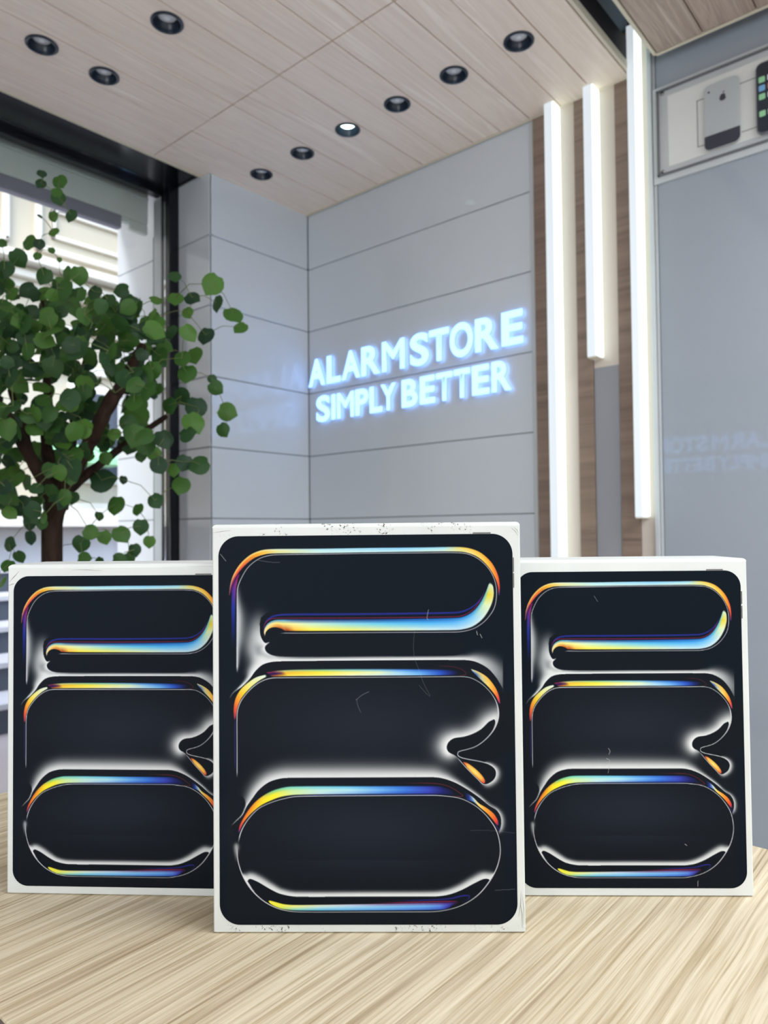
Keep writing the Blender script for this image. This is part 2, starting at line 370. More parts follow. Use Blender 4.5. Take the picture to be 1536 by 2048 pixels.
    # --- middle swirl
    band([(532.5, 1343.8), (560, 1340), (600, 1338), (740, 1337), (850, 1337.5), (890, 1338.5), (915, 1340.5)], [(545, 1352.8), (560, 1352.4), (600, 1352), (740, 1351.3), (850, 1350.7), (890, 1350.4), (913, 1350)],
         [532, 550, 562, 572, 640, 700, 760, 800, 840, 880, 905, 918], [[(150, 45, 70), (50, 25, 80), (90, 30, 40)], [(160, 60, 70), (30, 22, 80), (215, 120, 40)], [(180, 170, 110), (90, 40, 70), (228, 190, 50)], [(150, 190, 150), (232, 170, 45), (236, 215, 90)],
          [(90, 170, 170), (234, 214, 55), (232, 220, 120)], [(80, 170, 205), (224, 220, 120), (222, 226, 190)], [(60, 140, 210), (208, 222, 176), (190, 214, 214)], [(45, 105, 195), (140, 190, 222), (170, 205, 225)],
          [(38, 75, 165), (85, 150, 216), (120, 175, 222)], [(35, 50, 120), (45, 80, 180), (50, 85, 180)], [(28, 32, 62), (34, 40, 95), (34, 38, 90)], [(27, 31, 38)]*3], [0, .5, 1], key='x', fa=.15)
    line([(870, 1331), (905, 1333), (922, 1338), (932, 1346), (930, 1349.5), (915, 1351)], 1.1, (110, 36, 48), .8, ends=(.3, .1))
    band([(533, 1348.8), (513, 1354), (496, 1365), (481, 1379), (471, 1397), (467.3, 1419), (468.8, 1441)], [(534, 1352.5), (517.5, 1362), (500, 1376.4), (484, 1395), (476, 1412.4), (472.6, 1430), (470, 1441)],
         [0, .15, .35, .5, .65, .8, 1], [[(215, 225, 215)]*2, [(205, 218, 190), (220, 222, 170)], [(222, 214, 120), (225, 215, 120)], [(226, 190, 60), (228, 196, 60)], [(222, 135, 50), (226, 150, 55)], [(210, 80, 55), (215, 95, 60)], [(120, 40, 80), (150, 40, 80)]], [0, 1], ends=(.03, .05))
    line([(470.3, 1436), (470, 1460), (470, 1500), (470.2, 1545)], 2.4, (46, 44, 105), .9, ends=(.1, .2))
    R2o = [(941, 1337.5), (957.7, 1343.5), (975, 1354.4), (990, 1373.5), (998, 1392), (1000.3, 1408)]
    R2i = [(943.5, 1341), (953, 1351), (964, 1361.5), (978, 1375), (990, 1390), (998.6, 1407)]
    band(R2o, R2i, [0, .15, .3, .5, .7, .85, 1], [[(235, 225, 170), (60, 110, 180)], [(232, 205, 120), (30, 75, 165)], [(228, 185, 80), (160, 180, 170)], [(226, 160, 55), (228, 205, 110)], [(222, 130, 55), (228, 150, 60)], [(210, 75, 70), (215, 90, 60)], [(150, 50, 110)]*2], [0, 1], ends=(.03, .03))
    line([(1000, 1410), (1001.5, 1416)], 1.5, (60, 50, 130), .8)
    # halo around the curl on the right of the middle swirl
    glow([(994, 1404, 5, .0), (996, 1418, 11, .45), (995, 1430, 17, .75), (988, 1438, 20, .95), (976, 1444, 19, .95), (962, 1457, 18, .95), (945, 1466.5, 17, .95), (927, 1472.5, 16, .98), (907, 1476, 17, 1), (896, 1484, 20, 1), (892, 1494, 20, 1), (897, 1505, 15, 1), (909, 1512, 6, .6)], p=1.7)
    arc = cr([(985.6, 1391), (994, 1408), (997, 1427.5), (994, 1445), (985.6, 1462), (970.6, 1479), (951, 1492.5), (930, 1499.5), (918, 1502.7), (914.5, 1508), (919, 1513.4), (934, 1517.7), (962, 1523), (979, 1528.5), (990, 1537.5)], 200)
    glow([(960, 1522.5, 1.5, .2), (979, 1528, 3.5, .75), (990.5, 1537.5, 6, .85), (993.2, 1548, 7, .85), (988.5, 1560, 6.5, .8), (975, 1568.5, 5.5, .7), (962, 1566, 2, .2)], p=1.8)
    right = np.vstack([cr([(985.6, 1391), (994, 1408), (997, 1427.5), (994, 1445), (985.6, 1462), (970.6, 1479), (951, 1492.5), (930, 1499.5), (918, 1502.7), (914.5, 1508), (919, 1513.4), (934, 1517.7), (962, 1523), (968, 1524.5)], 200), [(985, 1515), (1030, 1500), (1030, 1385), (1000, 1385)]])
    fill(right, (27, 31, 36), spl=False)
    band(R2o, R2i, [0, .15, .3, .5, .7, .85, 1], [[(235, 225, 170), (60, 110, 180)], [(232, 205, 120), (30, 75, 165)], [(228, 185, 80), (160, 180, 170)], [(226, 160, 55), (228, 205, 110)], [(222, 130, 55), (228, 150, 60)], [(210, 75, 70), (215, 90, 60)], [(150, 50, 110)]*2], [0, 1], ends=(.03, .03))
    fin = [(914, 1508), (919, 1513.4), (934, 1517.7), (962, 1523), (979, 1528.5), (989.5, 1537.5), (992, 1548), (987.3, 1559.3), (975, 1567.5), (966.5, 1567.5), (955.6, 1558), (934, 1536.5), (917, 1517), (910, 1510)]
    fill(fin, (27, 31, 36))
    fill([(987.8, 1438.2), (977, 1443.8), (962, 1458), (944.8, 1467.5), (927.6, 1473), (908, 1476.2), (897.6, 1483.4), (893.4, 1494), (897, 1503.4), (908, 1509.6), (913, 1512), (915, 1506), (919, 1501.5), (937, 1497), (955, 1489.5), (970, 1478), (983.5, 1462), (990, 1447), (990, 1440)], (27, 31, 36))
    band([(926.6, 1523.5), (936, 1526), (951, 1536.5), (964, 1549.5), (970.3, 1560), (969.5, 1565.5)], [(926.8, 1525), (936, 1538.5), (949, 1551.5), (959, 1561), (964, 1565.3), (967.5, 1566)],
         [0, .2, .5, .8, 1], [[(200, 70, 50)]*3, [(225, 140, 50), (230, 185, 90), (222, 130, 45)], [(228, 160, 60), (236, 214, 120), (226, 150, 50)], [(222, 130, 60), (228, 180, 80), (215, 110, 50)], [(195, 60, 60)]*3], [0, .5, 1], fa=.12, fb=.12)
    L2 = [(474.3, 1555), (474.4, 1500), (474.4, 1430), (477.7, 1412), (485, 1397.4), (500, 1379.5), (517.4, 1365.5), (534.6, 1357.8), (553, 1355.3), (740, 1354.2), (900, 1353), (923.3, 1352.8), (940.5, 1355.2), (957.7, 1363.6), (972.7, 1375.6), (985.6, 1391), (994, 1408), (997, 1427.5), (994, 1445), (985.6, 1462), (970.6, 1479), (951, 1492.7), (930, 1499.5), (918, 1502.7), (914.8, 1508), (919, 1513.4), (934, 1517.7), (962, 1523), (979, 1528.5), (990, 1537.5), (992.5, 1548), (987.8, 1559.6), (975, 1568), (966, 1568), (955.6, 1558.5), (934, 1537), (917, 1517.7), (908, 1509)]
    line(L2, [1.7]*9+[1.2]*7+[2.2, 3.4, 3, 2.2, 1.6, 1.5, 1.5, 1.6, 1.8, 1.8, 1.8, 1.8, 1.8, 1.6, 1.6, 1.6, 1.4, 1.4, 1.4, 1.4, 1.4, 1.2], (200, 202, 206), n=4200)
    # --- lower swirl
    E3 = [(463.5, 1651), (474.4, 1640.5), (485, 1629.6), (494, 1612), (504.5, 1597), (517.4, 1580), (537, 1564.5), (560, 1557), (582, 1555.3), (740, 1554.4), (863, 1554), (884.7, 1556.3), (908, 1564), (930, 1575.7), (955.6, 1592.7), (977, 1609.7), (992, 1619.5), (999.6, 1629.6), (1002.4, 1642.4), (1001, 1655), (997.8, 1662.5)]
    gE3 = [(1.5, 0), (2.5, .55), (3.5, .8), (8, .85), (13, .9), (17, .92), (20, .95), (21, .97), (22, .97), (22, .97), (19, .97), (14, .95), (8, .92), (5.5, .9), (4.5, .9), (4, .8), (5, .8), (6, .8), (6.5, .8), (6, .75), (4, .5)]
    glow([a+b for a, b in zip(E3, gE3)], p=2.0)
    fill([(463, 1650), (474, 1640), (484, 1629), (491, 1614), (490, 1600), (483, 1592), (470, 1590), (460, 1600)], (27, 31, 36), feather=5)
    glow([(462, 1652, 1, 0), (474, 1641, 1.6, .7), (485, 1630.2, 1.8, .9), (493, 1614, 2.5, .9), (500, 1604, 2.5, .8)], p=2)
    fill(np.vstack([cr(E3, 400), [(997, 1700), (995, 1720), (470, 1720), (466, 1660)]]), (27, 31, 36), spl=False)
    glow([(472.5, 1685, 2, 0), (473, 1692, 5, .6), (472.5, 1704, 4, .5), (473.5, 1725, 2, 0)], p=2)
    g = up(np.exp(-((GX-730)/190)**2-((GY-1655)/65)**2))[..., None]; C[:] = C+g*np.array([9, 9, 13])*(C[..., :1] < 60)
    band([(476.5, 1666), (479, 1652), (484, 1641), (496, 1620.5), (511, 1602.5), (530, 1588), (552, 1577.6), (582, 1571.8), (740, 1571.2), (859, 1571.3), (880, 1572), (897.6, 1577), (913, 1586)],
         [(478.5, 1666), (482, 1656), (489.5, 1642), (502.4, 1627), (521.7, 1611.5), (543, 1601), (565, 1593.5), (595, 1590), (740, 1588.3), (859, 1588), (880, 1588.8), (900, 1590.5), (913, 1593)],
         [0, .02, .06, .12, .18, .23, .30, .42, .55, .68, .78, .88, .94, 1],
         [[(60, 60, 150)]*3, [(170, 40, 70), (200, 60, 60), (120, 50, 110)], [(212, 90, 50), (220, 110, 50), (222, 120, 50)], [(220, 115, 45), (226, 150, 45), (230, 190, 50)], [(214, 170, 60), (234, 214, 45), (234, 218, 50)], [(90, 180, 150), (230, 220, 50), (232, 222, 70)],
          [(90, 190, 180), (190, 220, 150), (205, 222, 150)], [(90, 185, 205), (180, 218, 206), (176, 205, 220)], [(75, 165, 215), (168, 214, 222), (120, 160, 215)], [(55, 120, 205), (110, 170, 222), (60, 105, 200)], [(48, 95, 190), (65, 120, 205), (45, 75, 175)], [(50, 55, 150), (58, 75, 175), (50, 55, 150)], [(34, 36, 75), (38, 42, 105), (34, 34, 80)], [(27, 31, 36)]*3], [0, .5, 1], fa=.1, fb=.1, ends=(.01, .01))
    line([(565, 1590.6+1.2), (740, 1589.4), (860, 1589.2), (885, 1590.2)], 1.4, (40, 60, 150), .8, ends=(.2, .05))
    line([(800, 1565.6), (860, 1566), (885, 1568.6), (905, 1576), (920, 1586), (926, 1591), (919, 1592.5), (900, 1591)], 1.3, (118, 42, 52), .85, ends=(.35, .1))
    band([(928, 1582.5), (936, 1587), (947, 1595), (957.7, 1606), (975, 1616.5), (988, 1627.4), (995.4, 1640), (997, 1650)], [(931, 1601), (939, 1601), (948, 1604), (960, 1614.5), (975, 1627.5), (986, 1640), (993, 1649), (996, 1651)],
         [0, .1, .22, .35, .55, .75, .9, 1], [[(27, 31, 36), (27, 31, 36)], [(40, 45, 110), (35, 60, 150)], [(190, 210, 210), (120, 160, 200)], [(232, 200, 110), (232, 205, 120)], [(226, 150, 55), (228, 160, 60)], [(218, 110, 50), (220, 120, 50)], [(205, 65, 60), (205, 65, 60)], [(90, 40, 100)]*2], [0, 1], ends=(.02, .02))
    line([(989, 1647), (996, 1657), (998.5, 1660), (1000, 1654), (1000, 1646)], 1.4, (62, 55, 135), .85, ends=(.2, .3))
    line([(970, 1602), (984, 1612), (993, 1620), (998.7, 1631), (1000.8, 1643), (999.4, 1654), (996.5, 1661)], 1.0, (27, 31, 36), .6)
    # inside bottom: white crescent glow and the dark leaf shape under it
    L3 = [(475.5, 1692), (474.4, 1706), (477.7, 1728), (487.3, 1754.5), (502.4, 1778), (523.9, 1799), (547.5, 1813), (573, 1820.8), (603, 1823.5), (740, 1823.4), (859, 1823), (884.7, 1821), (914.7, 1813.6), (940.5, 1801), (962, 1783.6), (981.3, 1758.5), (993.6, 1734.8), (1000, 1709), (999.6, 1687.6), (994, 1664), (983.5, 1644.6), (966, 1624), (944.8, 1607.7), (919, 1596), (884.7, 1591.2), (859, 1590.4), (740, 1591), (595, 1592.5), (564.7, 1597.8), (539, 1606), (517.4, 1617), (500, 1634), (487, 1653), (480, 1670.4), (475.5, 1692)]
    E4 = [(487, 1756), (494.9, 1759), (502.4, 1757.6), (517.4, 1763.8), (539, 1776), (560, 1786.5), (592.6, 1792.6), (740, 1792.3), (869.6, 1792.1), (897.6, 1788.3), (923.3, 1779), (947, 1766.5), (966, 1757.6), (977, 1757), (988, 1755)]
    gE4 = [(9, .95), (12, .95), (13, .95), (12.5, .95), (11.5, .95), (10.5, .96), (10, .98), (9.5, .98), (10, .98), (11, .96), (12, .95), (13, .95), (14, .95), (13, .95), (9, .9)]
    inside = np.zeros(GX.shape)
    Lq = cr(L3, 500)
    # even-odd test on the half-size grid for the clipping mask
    cross = np.zeros(GX.shape, bool)
    for a, b in zip(Lq[:-1], Lq[1:]):
        if a[1] == b[1]: continue
        c = ((GY < a[1]) != (GY < b[1])) & (GX < a[0]+(GY-a[1])*(b[0]-a[0])/(b[1]-a[1]))
        cross ^= c
    glow([a+b for a, b in zip(E4, gE4)], p=3.2, mask=cross.astype(float))
    glow([(489, 1758, 5, .9), (496, 1769, 5, .9), (508, 1781, 2, .4)], p=2.5, mask=cross.astype(float))
    glow([(988, 1752, 5, .9), (981, 1764, 5, .9), (968, 1778, 2, .4)], p=2.5, mask=cross.astype(float))
    fill([(495.2, 1762), (498, 1758), (503, 1757.8), (517.4, 1764.2), (539, 1777), (560, 1787), (592.6, 1792.8), (740, 1792.5), (869.6, 1792.4), (897.6, 1788.7), (923.3, 1779.4), (947, 1767), (966, 1757.9), (976, 1757.4), (980, 1762), (977, 1771), (966, 1783), (945, 1799), (915, 1812), (885, 1819.5), (859, 1821.8), (740, 1822), (603, 1822), (574, 1819.5), (549, 1811.5), (526, 1798), (505, 1777)], (25, 29, 34))
    band([(538, 1801), (541, 1800.6), (552, 1803.4), (569, 1807.6), (593, 1809), (740, 1807), (880, 1804), (911, 1803.2)], [(538, 1803.6), (541, 1807), (550, 1812.5), (566, 1818), (596, 1821), (740, 1821), (870, 1820), (893, 1817.5), (911, 1807)],
         [538, 560, 590, 640, 700, 780, 850, 880, 895, 912], [[(226, 216, 60)]*3, [(226, 220, 60), (222, 220, 80), (205, 215, 70)], [(222, 215, 110), (205, 220, 150), (90, 180, 190)], [(216, 205, 175), (170, 210, 215), (70, 160, 205)], [(190, 180, 205), (150, 200, 226), (80, 150, 210)],
          [(130, 80, 130), (120, 185, 226), (70, 120, 205)], [(110, 60, 120), (100, 165, 222), (60, 95, 190)], [(90, 40, 100), (90, 135, 210), (50, 70, 170)], [(80, 35, 90), (70, 75, 170), (45, 45, 130)], [(60, 25, 60), (40, 30, 70), (30, 30, 50)]], [0, .45, 1], key='x', fa=.1, fb=.1)
    line([(740, 1806), (850, 1803.4), (900, 1802.2), (912.5, 1802.4), (914, 1805), (905, 1812)], 2, (150, 42, 82), .9, ends=(.4, .15))
    line([(780, 1801), (860, 1799.5), (902, 1796.5), (923, 1791.4), (938, 1790.8), (937, 1797), (921, 1807)], [1.5, 2.5, 3.5, 4, 3, 2.5, 1.5], (46, 44, 138), .8, ends=(.35, .15))
    line(L3, [2.6, 2, 2, 2.4, 2.8, 2.4, 2, 1.7]+[1.4]*5+[1.7, 2.2, 2.6, 2.2]+[1.9]*4+[1.4]*10+[1.6, 2, 2.2, 2.4], (200, 202, 206), n=4200)
    return np.clip(C, 0, 255)
def half(C):
    return (C[::2, ::2]+C[1::2, ::2]+C[::2, 1::2]+C[1::2, 1::2])/4

# ------------------------------------------------------------------ materials
M_TILE = vary(mat('glossy_grey_wall_tile', L(203, 210, 217), .09, .5), 1.2, .02)
M_PANEL = vary(mat('back_painted_glass', L(153, 161, 171), .02, .5), 1.0, .03)
M_GROUT = mat('grout', L(120, 126, 126), .8, .2)
M_BLACK = mat('black_gloss_frame', L(9, 13, 22), .18, .45)
M_ALU = vary(mat('satin_aluminium', L(192, 197, 200), .4, .4, .1), 6, .04)
M_GREYPAINT = vary(mat('slate_blue_paint', L(118, 132, 148), .5, .3), 2, .05)
M_DARKBOARD = mat('dark_board_edge', L(48, 44, 48), .6, .3)
M_SHUTTER = vary(mat('shutter_slat_paint', L(236, 241, 239), .4, .5), 3, .05)
M_SHUTDARK = mat('shutter_bottom_rail', L(150, 150, 166), .5, .4)
M_CEIL = wood('ceiling_laminate', [(.3, L(222, 205, 190)), (.45, L(240, 225, 212)), (.55, L(231, 215, 201)), (.68, L(248, 236, 224))], (26, 1.3, 1), .42, .35, dist=.8)
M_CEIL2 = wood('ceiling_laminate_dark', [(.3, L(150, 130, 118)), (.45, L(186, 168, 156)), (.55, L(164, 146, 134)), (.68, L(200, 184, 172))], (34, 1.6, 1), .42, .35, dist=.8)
M_CEILTRIM = mat('ceiling_edge_trim', L(214, 206, 188), .5, .3)
M_CEILGAP = mat('ceiling_groove', L(196, 190, 168), .8, .2)
M_WALNUT = wood('walnut_laminate', [(.3, L(112, 96, 86)), (.5, L(132, 114, 102)), (.7, L(146, 128, 114))], (1, 1, 24), .42, .35, dist=.6, scale=1.3)
M_CHANNEL = mat('light_channel_enamel', L(200, 190, 180), .3, .5)
M_CHANNEL2 = mat('light_channel_unlit_grey', L(146, 148, 154), .18, .5)  # darker copy of the channel colour for its unlit stretch
M_LEDF = mat('led_diffuser_front', L(170, 176, 182), .4, .3, emit=(.86, .95, 1, 1), estr=.50)
M_LEDS = mat('led_diffuser_edge', L(190, 200, 196), .4, .3, emit=(.86, 1, .93, 1), estr=1.2)
M_SIGN = mat('sign_acrylic_lit', L(110, 120, 140), .35, .4, emit=(.42, .70, 1.0, 1), estr=2.2)
# the lit acrylic is brightest on its flat face and dimmer, more violet, round the edges
_ge = N(M_SIGN, 'ShaderNodeNewGeometry'); _sx = N(M_SIGN, 'ShaderNodeSeparateXYZ'); _ab = N(M_SIGN, 'ShaderNodeMath', operation='ABSOLUTE'); _rp = N(M_SIGN, 'ShaderNodeValToRGB')
_rp.color_ramp.elements[0].position = .45; _rp.color_ramp.elements[0].color = (.13, .19, .42, 1); _rp.color_ramp.elements[1].position = .97; _rp.color_ramp.elements[1].color = (.25, .50, 1, 1)
M_SIGN.node_tree.links.new(_ge.outputs['Normal'], _sx.inputs[0]); M_SIGN.node_tree.links.new(_sx.outputs['Y'], _ab.inputs[0]); M_SIGN.node_tree.links.new(_ab.outputs[0], _rp.inputs[0])
M_SIGN.node_tree.links.new(_rp.outputs[0], M_SIGN.node_tree.nodes['Principled BSDF'].inputs['Emission Color'])
M_LAMPRING = mat('downlight_black', L(34, 44, 58), .25, .5)
M_LENS = mat('downlight_lens_off', L(214, 218, 224), .25, .6)
M_LENSON = mat('downlight_lens_lit', L(255, 255, 255), .3, .3, emit=(.75, 1, .9, 1), estr=5)
M_FLOOR = vary(mat('shop_floor_tile', L(212, 206, 200), .3, .4), 2, .05)
M_WALLPLAIN = vary(mat('shop_wall_paint', L(200, 203, 206), .6, .3), 1, .03)
M_OAK = wood('pale_oak_laminate', [(.30, L(160, 143, 116)), (.43, L(189, 174, 147)), (.54, L(206, 193, 167)), (.70, L(218, 207, 184))], (270, 3.0, 60), .42, .35, bump=.25, dist=.35, warp=.014,
             fine=((520, 10, 100), (.80, .76, .68, 1), .36, .50))
M_DESKEDGE = mat('desk_edge_band', L(92, 80, 74), .6, .3)
M_BARK = wood('tree_bark', [(.3, L(26, 19, 16)), (.6, L(52, 38, 31)), (.8, L(70, 54, 46))], (30, 30, 8), .9, .15, bump=.6)
M_TWIG = mat('twig', L(92, 104, 62), .7, .2)
M_POT = vary(mat('pot_ceramic', L(210, 208, 204), .5, .4), 4, .03)
M_FACADE = vary(mat('facade_render', L(182, 174, 158), .8, .2), 1.5, .03)
M_FACADE2 = mat('facade_moulding', L(204, 200, 192), .8, .2)
M_STONE = vary(mat('pale_stone', L(186, 186, 192), .7, .2), 3, .05)
M_STEPD = mat('step_riser', L(70, 76, 88), .7, .2)
M_PAVE = vary(mat('pavement', L(160, 150, 150), .8, .2), 3, .06)
M_AWNING = mat('green_awning', L(150, 205, 160), .7, .2)

PRT = .95
M_PRINT = mat('box_print', (0, 0, 0, 1), .45, .04)
_a = N(M_PRINT, 'ShaderNodeAttribute', attribute_name='ink'); M_PRINT.node_tree.links.new(_a.outputs['Color'], M_PRINT.node_tree.nodes['Principled BSDF'].inputs['Base Color'])
M_BTN = mat('printed_grey_mark', L(96, 94, 90), .5, .3)
M_CREASE = mat('crease_shadow', L(150, 148, 138), .8, .1)

def paper(name, c, marks):
    m = mat(name, c, .55, .3); t = m.node_tree; b = t.nodes['Principled BSDF']
    tc = N(m, 'ShaderNodeTexCoord'); 
    n1 = N(m, 'ShaderNodeTexNoise'); n1.inputs['Scale'].default_value = 16; n1.inputs['Detail'].default_value = 4
    r1 = N(m, 'ShaderNodeValToRGB'); r1.color_ramp.elements[0].position = .3; r1.color_ramp.elements[1].position = .7
    r1.color_ramp.elements[0].color = tuple(x*.95 for x in c[:3])+(1,); r1.color_ramp.elements[1].color = tuple(min(1, x*1.03) for x in c[:3])+(1,)
    t.links.new(tc.outputs['Object'], n1.inputs['Vector']); t.links.new(n1.outputs[0], r1.inputs[0]); out = r1.outputs[0]
    if marks:       # small black scuffs where the lid has been handled
        n2 = N(m, 'ShaderNodeTexNoise'); n2.inputs['Scale'].default_value = 420; n2.inputs['Detail'].default_value = 5; n2.inputs['Roughness'].default_value = .7
        n3 = N(m, 'ShaderNodeTexNoise'); n3.inputs['Scale'].default_value = 38; n3.inputs['Detail'].default_value = 2
        t.links.new(tc.outputs['Object'], n2.inputs['Vector']); t.links.new(tc.outputs['Object'], n3.inputs['Vector'])
        a = N(m, 'ShaderNodeMapRange'); a.inputs['From Min'].default_value = .56; a.inputs['From Max'].default_value = .60; t.links.new(n2.outputs[0], a.inputs['Value'])
        d = N(m, 'ShaderNodeMapRange'); d.inputs['From Min'].default_value = .50; d.inputs['From Max'].default_value = .56; t.links.new(n3.outputs[0], d.inputs['Value'])
        mu = N(m, 'ShaderNodeMath', operation='MULTIPLY'); t.links.new(a.outputs[0], mu.inputs[0]); t.links.new(d.outputs[0], mu.inputs[1])
        sx = N(m, 'ShaderNodeSeparateXYZ'); t.links.new(tc.outputs['Object'], sx.inputs[0])
        zr = [N(m, 'ShaderNodeMapRange') for _ in range(2)]
        for q, lo_, hi_ in ((zr[0], .2862, .2890), (zr[1], .0070, .0050)):
            q.inputs['From Min'].default_value = lo_; q.inputs['From Max'].default_value = hi_; t.links.new(sx.outputs['Z'], q.inputs['Value'])
        zm = N(m, 'ShaderNodeMath', operation='MAXIMUM'); t.links.new(zr[0].outputs[0], zm.inputs[0]); t.links.new(zr[1].outputs[0], zm.inputs[1])
        mu0 = mu; mu = N(m, 'ShaderNodeMath', operation='MULTIPLY'); t.links.new(mu0.outputs[0], mu.inputs[0]); t.links.new(zm.outputs[0], mu.inputs[1])
        mx = N(m, 'ShaderNodeMix', data_type='RGBA'); t.links.new(mu.outputs[0], mx.inputs['Factor']); t.links.new(out, mx.inputs['A']); mx.inputs['B'].default_value = L(70, 66, 60); out = mx.outputs['Result']
    t.links.new(out, b.inputs['Base Color'])
    bp_ = N(m, 'ShaderNodeBump'); bp_.inputs['Strength'].default_value = .15; bp_.inputs['Distance'].default_value = .0006
    t.links.new(n1.outputs[0], bp_.inputs['Height']); t.links.new(bp_.outputs[0], b.inputs['Normal'])
    return m
M_PAPER = paper('white_card_worn', L(203, 207, 204), True)
M_PAPER2 = paper('white_card', L(206, 210, 208), False)

# glass that lets light straight through, with a fresnel reflection
M_GLASS = bpy.data.materials.new('clear_glass'); M_GLASS.use_nodes = True
_t = M_GLASS.node_tree; _t.nodes.clear()
_o = _t.nodes.new('ShaderNodeOutputMaterial'); _m = _t.nodes.new('ShaderNodeMixShader'); _tr = _t.nodes.new('ShaderNodeBsdfTransparent'); _g = _t.nodes.new('ShaderNodeBsdfGlossy'); _fr = _t.nodes.new('ShaderNodeFresnel')
_tr.inputs[0].default_value = (.96, .98, .97, 1); _g.inputs['Roughness'].default_value = .01; _fr.inputs[0].default_value = 1.3
_t.links.new(_fr.outputs[0], _m.inputs[0]); _t.links.new(_tr.outputs[0], _m.inputs[1]); _t.links.new(_g.outputs[0], _m.inputs[2]); _t.links.new(_m.outputs[0], _o.inputs[0])

# ------------------------------------------------------------------ room shell
YW, XW, YP = 2.351, -2.493, 1.783       # sign wall, return wall, pillar face
ZC = CH+1.518                           # underside of the timber ceiling
ROW = [CH+.0565+.3*k for k in range(-4, 8)]
ZT = 2.95
def tiles_y(bm, x0, x1, y, ztop, th=.01, gap=.0016, rows=ROW):      # face towards -y
    for a, b in zip(rows[:-1], rows[1:]):
        b = min(b, ztop); a = max(a, 0)
        if b-a < .02: continue
        box(bm, x0, x1, y, y+th, a+gap, b-gap, .0022, 1)
def tiles_x(bm, y0, y1, x, ztop, th=.01, gap=.0016):      # face towards +x
    for a, b in zip(ROW[:-1], ROW[1:]):
        b = min(b, ztop); a = max(a, 0)
        if b-a < .02: continue
        box(bm, x-th, x, y0, y1, a+gap, b-gap, .0022, 1)
wall = struct_group('wall_back')
bm = BM(); box(bm, -3.3, 2.7, YW+.009, YW+.16, 0, ZT); obj('masonry', bm, M_GROUT, wall)
bm = BM(); tiles_y(bm, XW, -1.292, YW, ZC+.2); obj('tile_cladding', bm, M_TILE, wall)
bm = BM(); box(bm, -1.291, -1.274, YW-.004, YW+.01, 0, ZC+.2, .001, 1); obj('edge_profile', bm, M_ALU, wall)
bm = BM(); box(bm, -1.273, -.80, YW+.004, YW+.012, 0, ZC+.2); obj('slat_backing', bm, M_CEILGAP, wall)
bm = BM(); box(bm, -.822, 2.6, YW-.006, YW+.01, 0, ZT-.2, .002, 1); obj('gloss_panel', bm, M_PANEL, wall)
bm = BM(); box(bm, -.846, -.832, YW-.02, YW+.01, 0, ZC+.17, .001, 1); box(bm, -.831, -.823, YW-.010, YW+.01, 0, ZC+.17, .001, 1); obj('corner_profile', bm, M_ALU, wall)

wall = struct_group('wall_left')
bm = BM(); box(bm, -3.26, XW-.009, YP+.009, YW+.01, 0, ZT); obj('masonry', bm, M_GROUT, wall)
bm = BM(); tiles_x(bm, YP+.001, YW-.002, XW, ZC+.2); obj('return_tiles', bm, M_TILE, wall)
bm = BM(); tiles_y(bm, -2.722, XW, YP, ZC+.012); obj('pillar_tiles', bm, M_TILE, wall)
bm = BM(); tiles_y(bm, -3.25, -2.795, YP, ZT); obj('outside_tiles', bm, vary(mat('daylit_wall_tile', L(232, 235, 240), .16, .5), 1, .03), wall)  # same tile as indoors, with the daylight put into a paler colour
bm = BM(); box(bm, -2.9, -2.66, -3.2, -1.3, 0, ZT); obj('side_masonry', bm, M_WALLPLAIN, wall)

bm = BM(); box(bm, -2.95, 2.7, -3.2, YW+.1, -.06, 0); struct('floor', bm, M_FLOOR)
bm = BM(); box(bm, -2.9, 2.7, -3.3, -3.2, 0, ZT); struct('wall_front', bm, M_WALLPLAIN)
bm = BM(); box(bm, 2.6, 2.7, -3.2, YW, 0, ZT); struct('wall_right', bm, M_WALLPLAIN)
bm = BM(); box(bm, -3.3, 2.7, -3.3, YW+.16, ZC+.17, ZC+.29); struct('ceiling', bm, M_GREYPAINT)

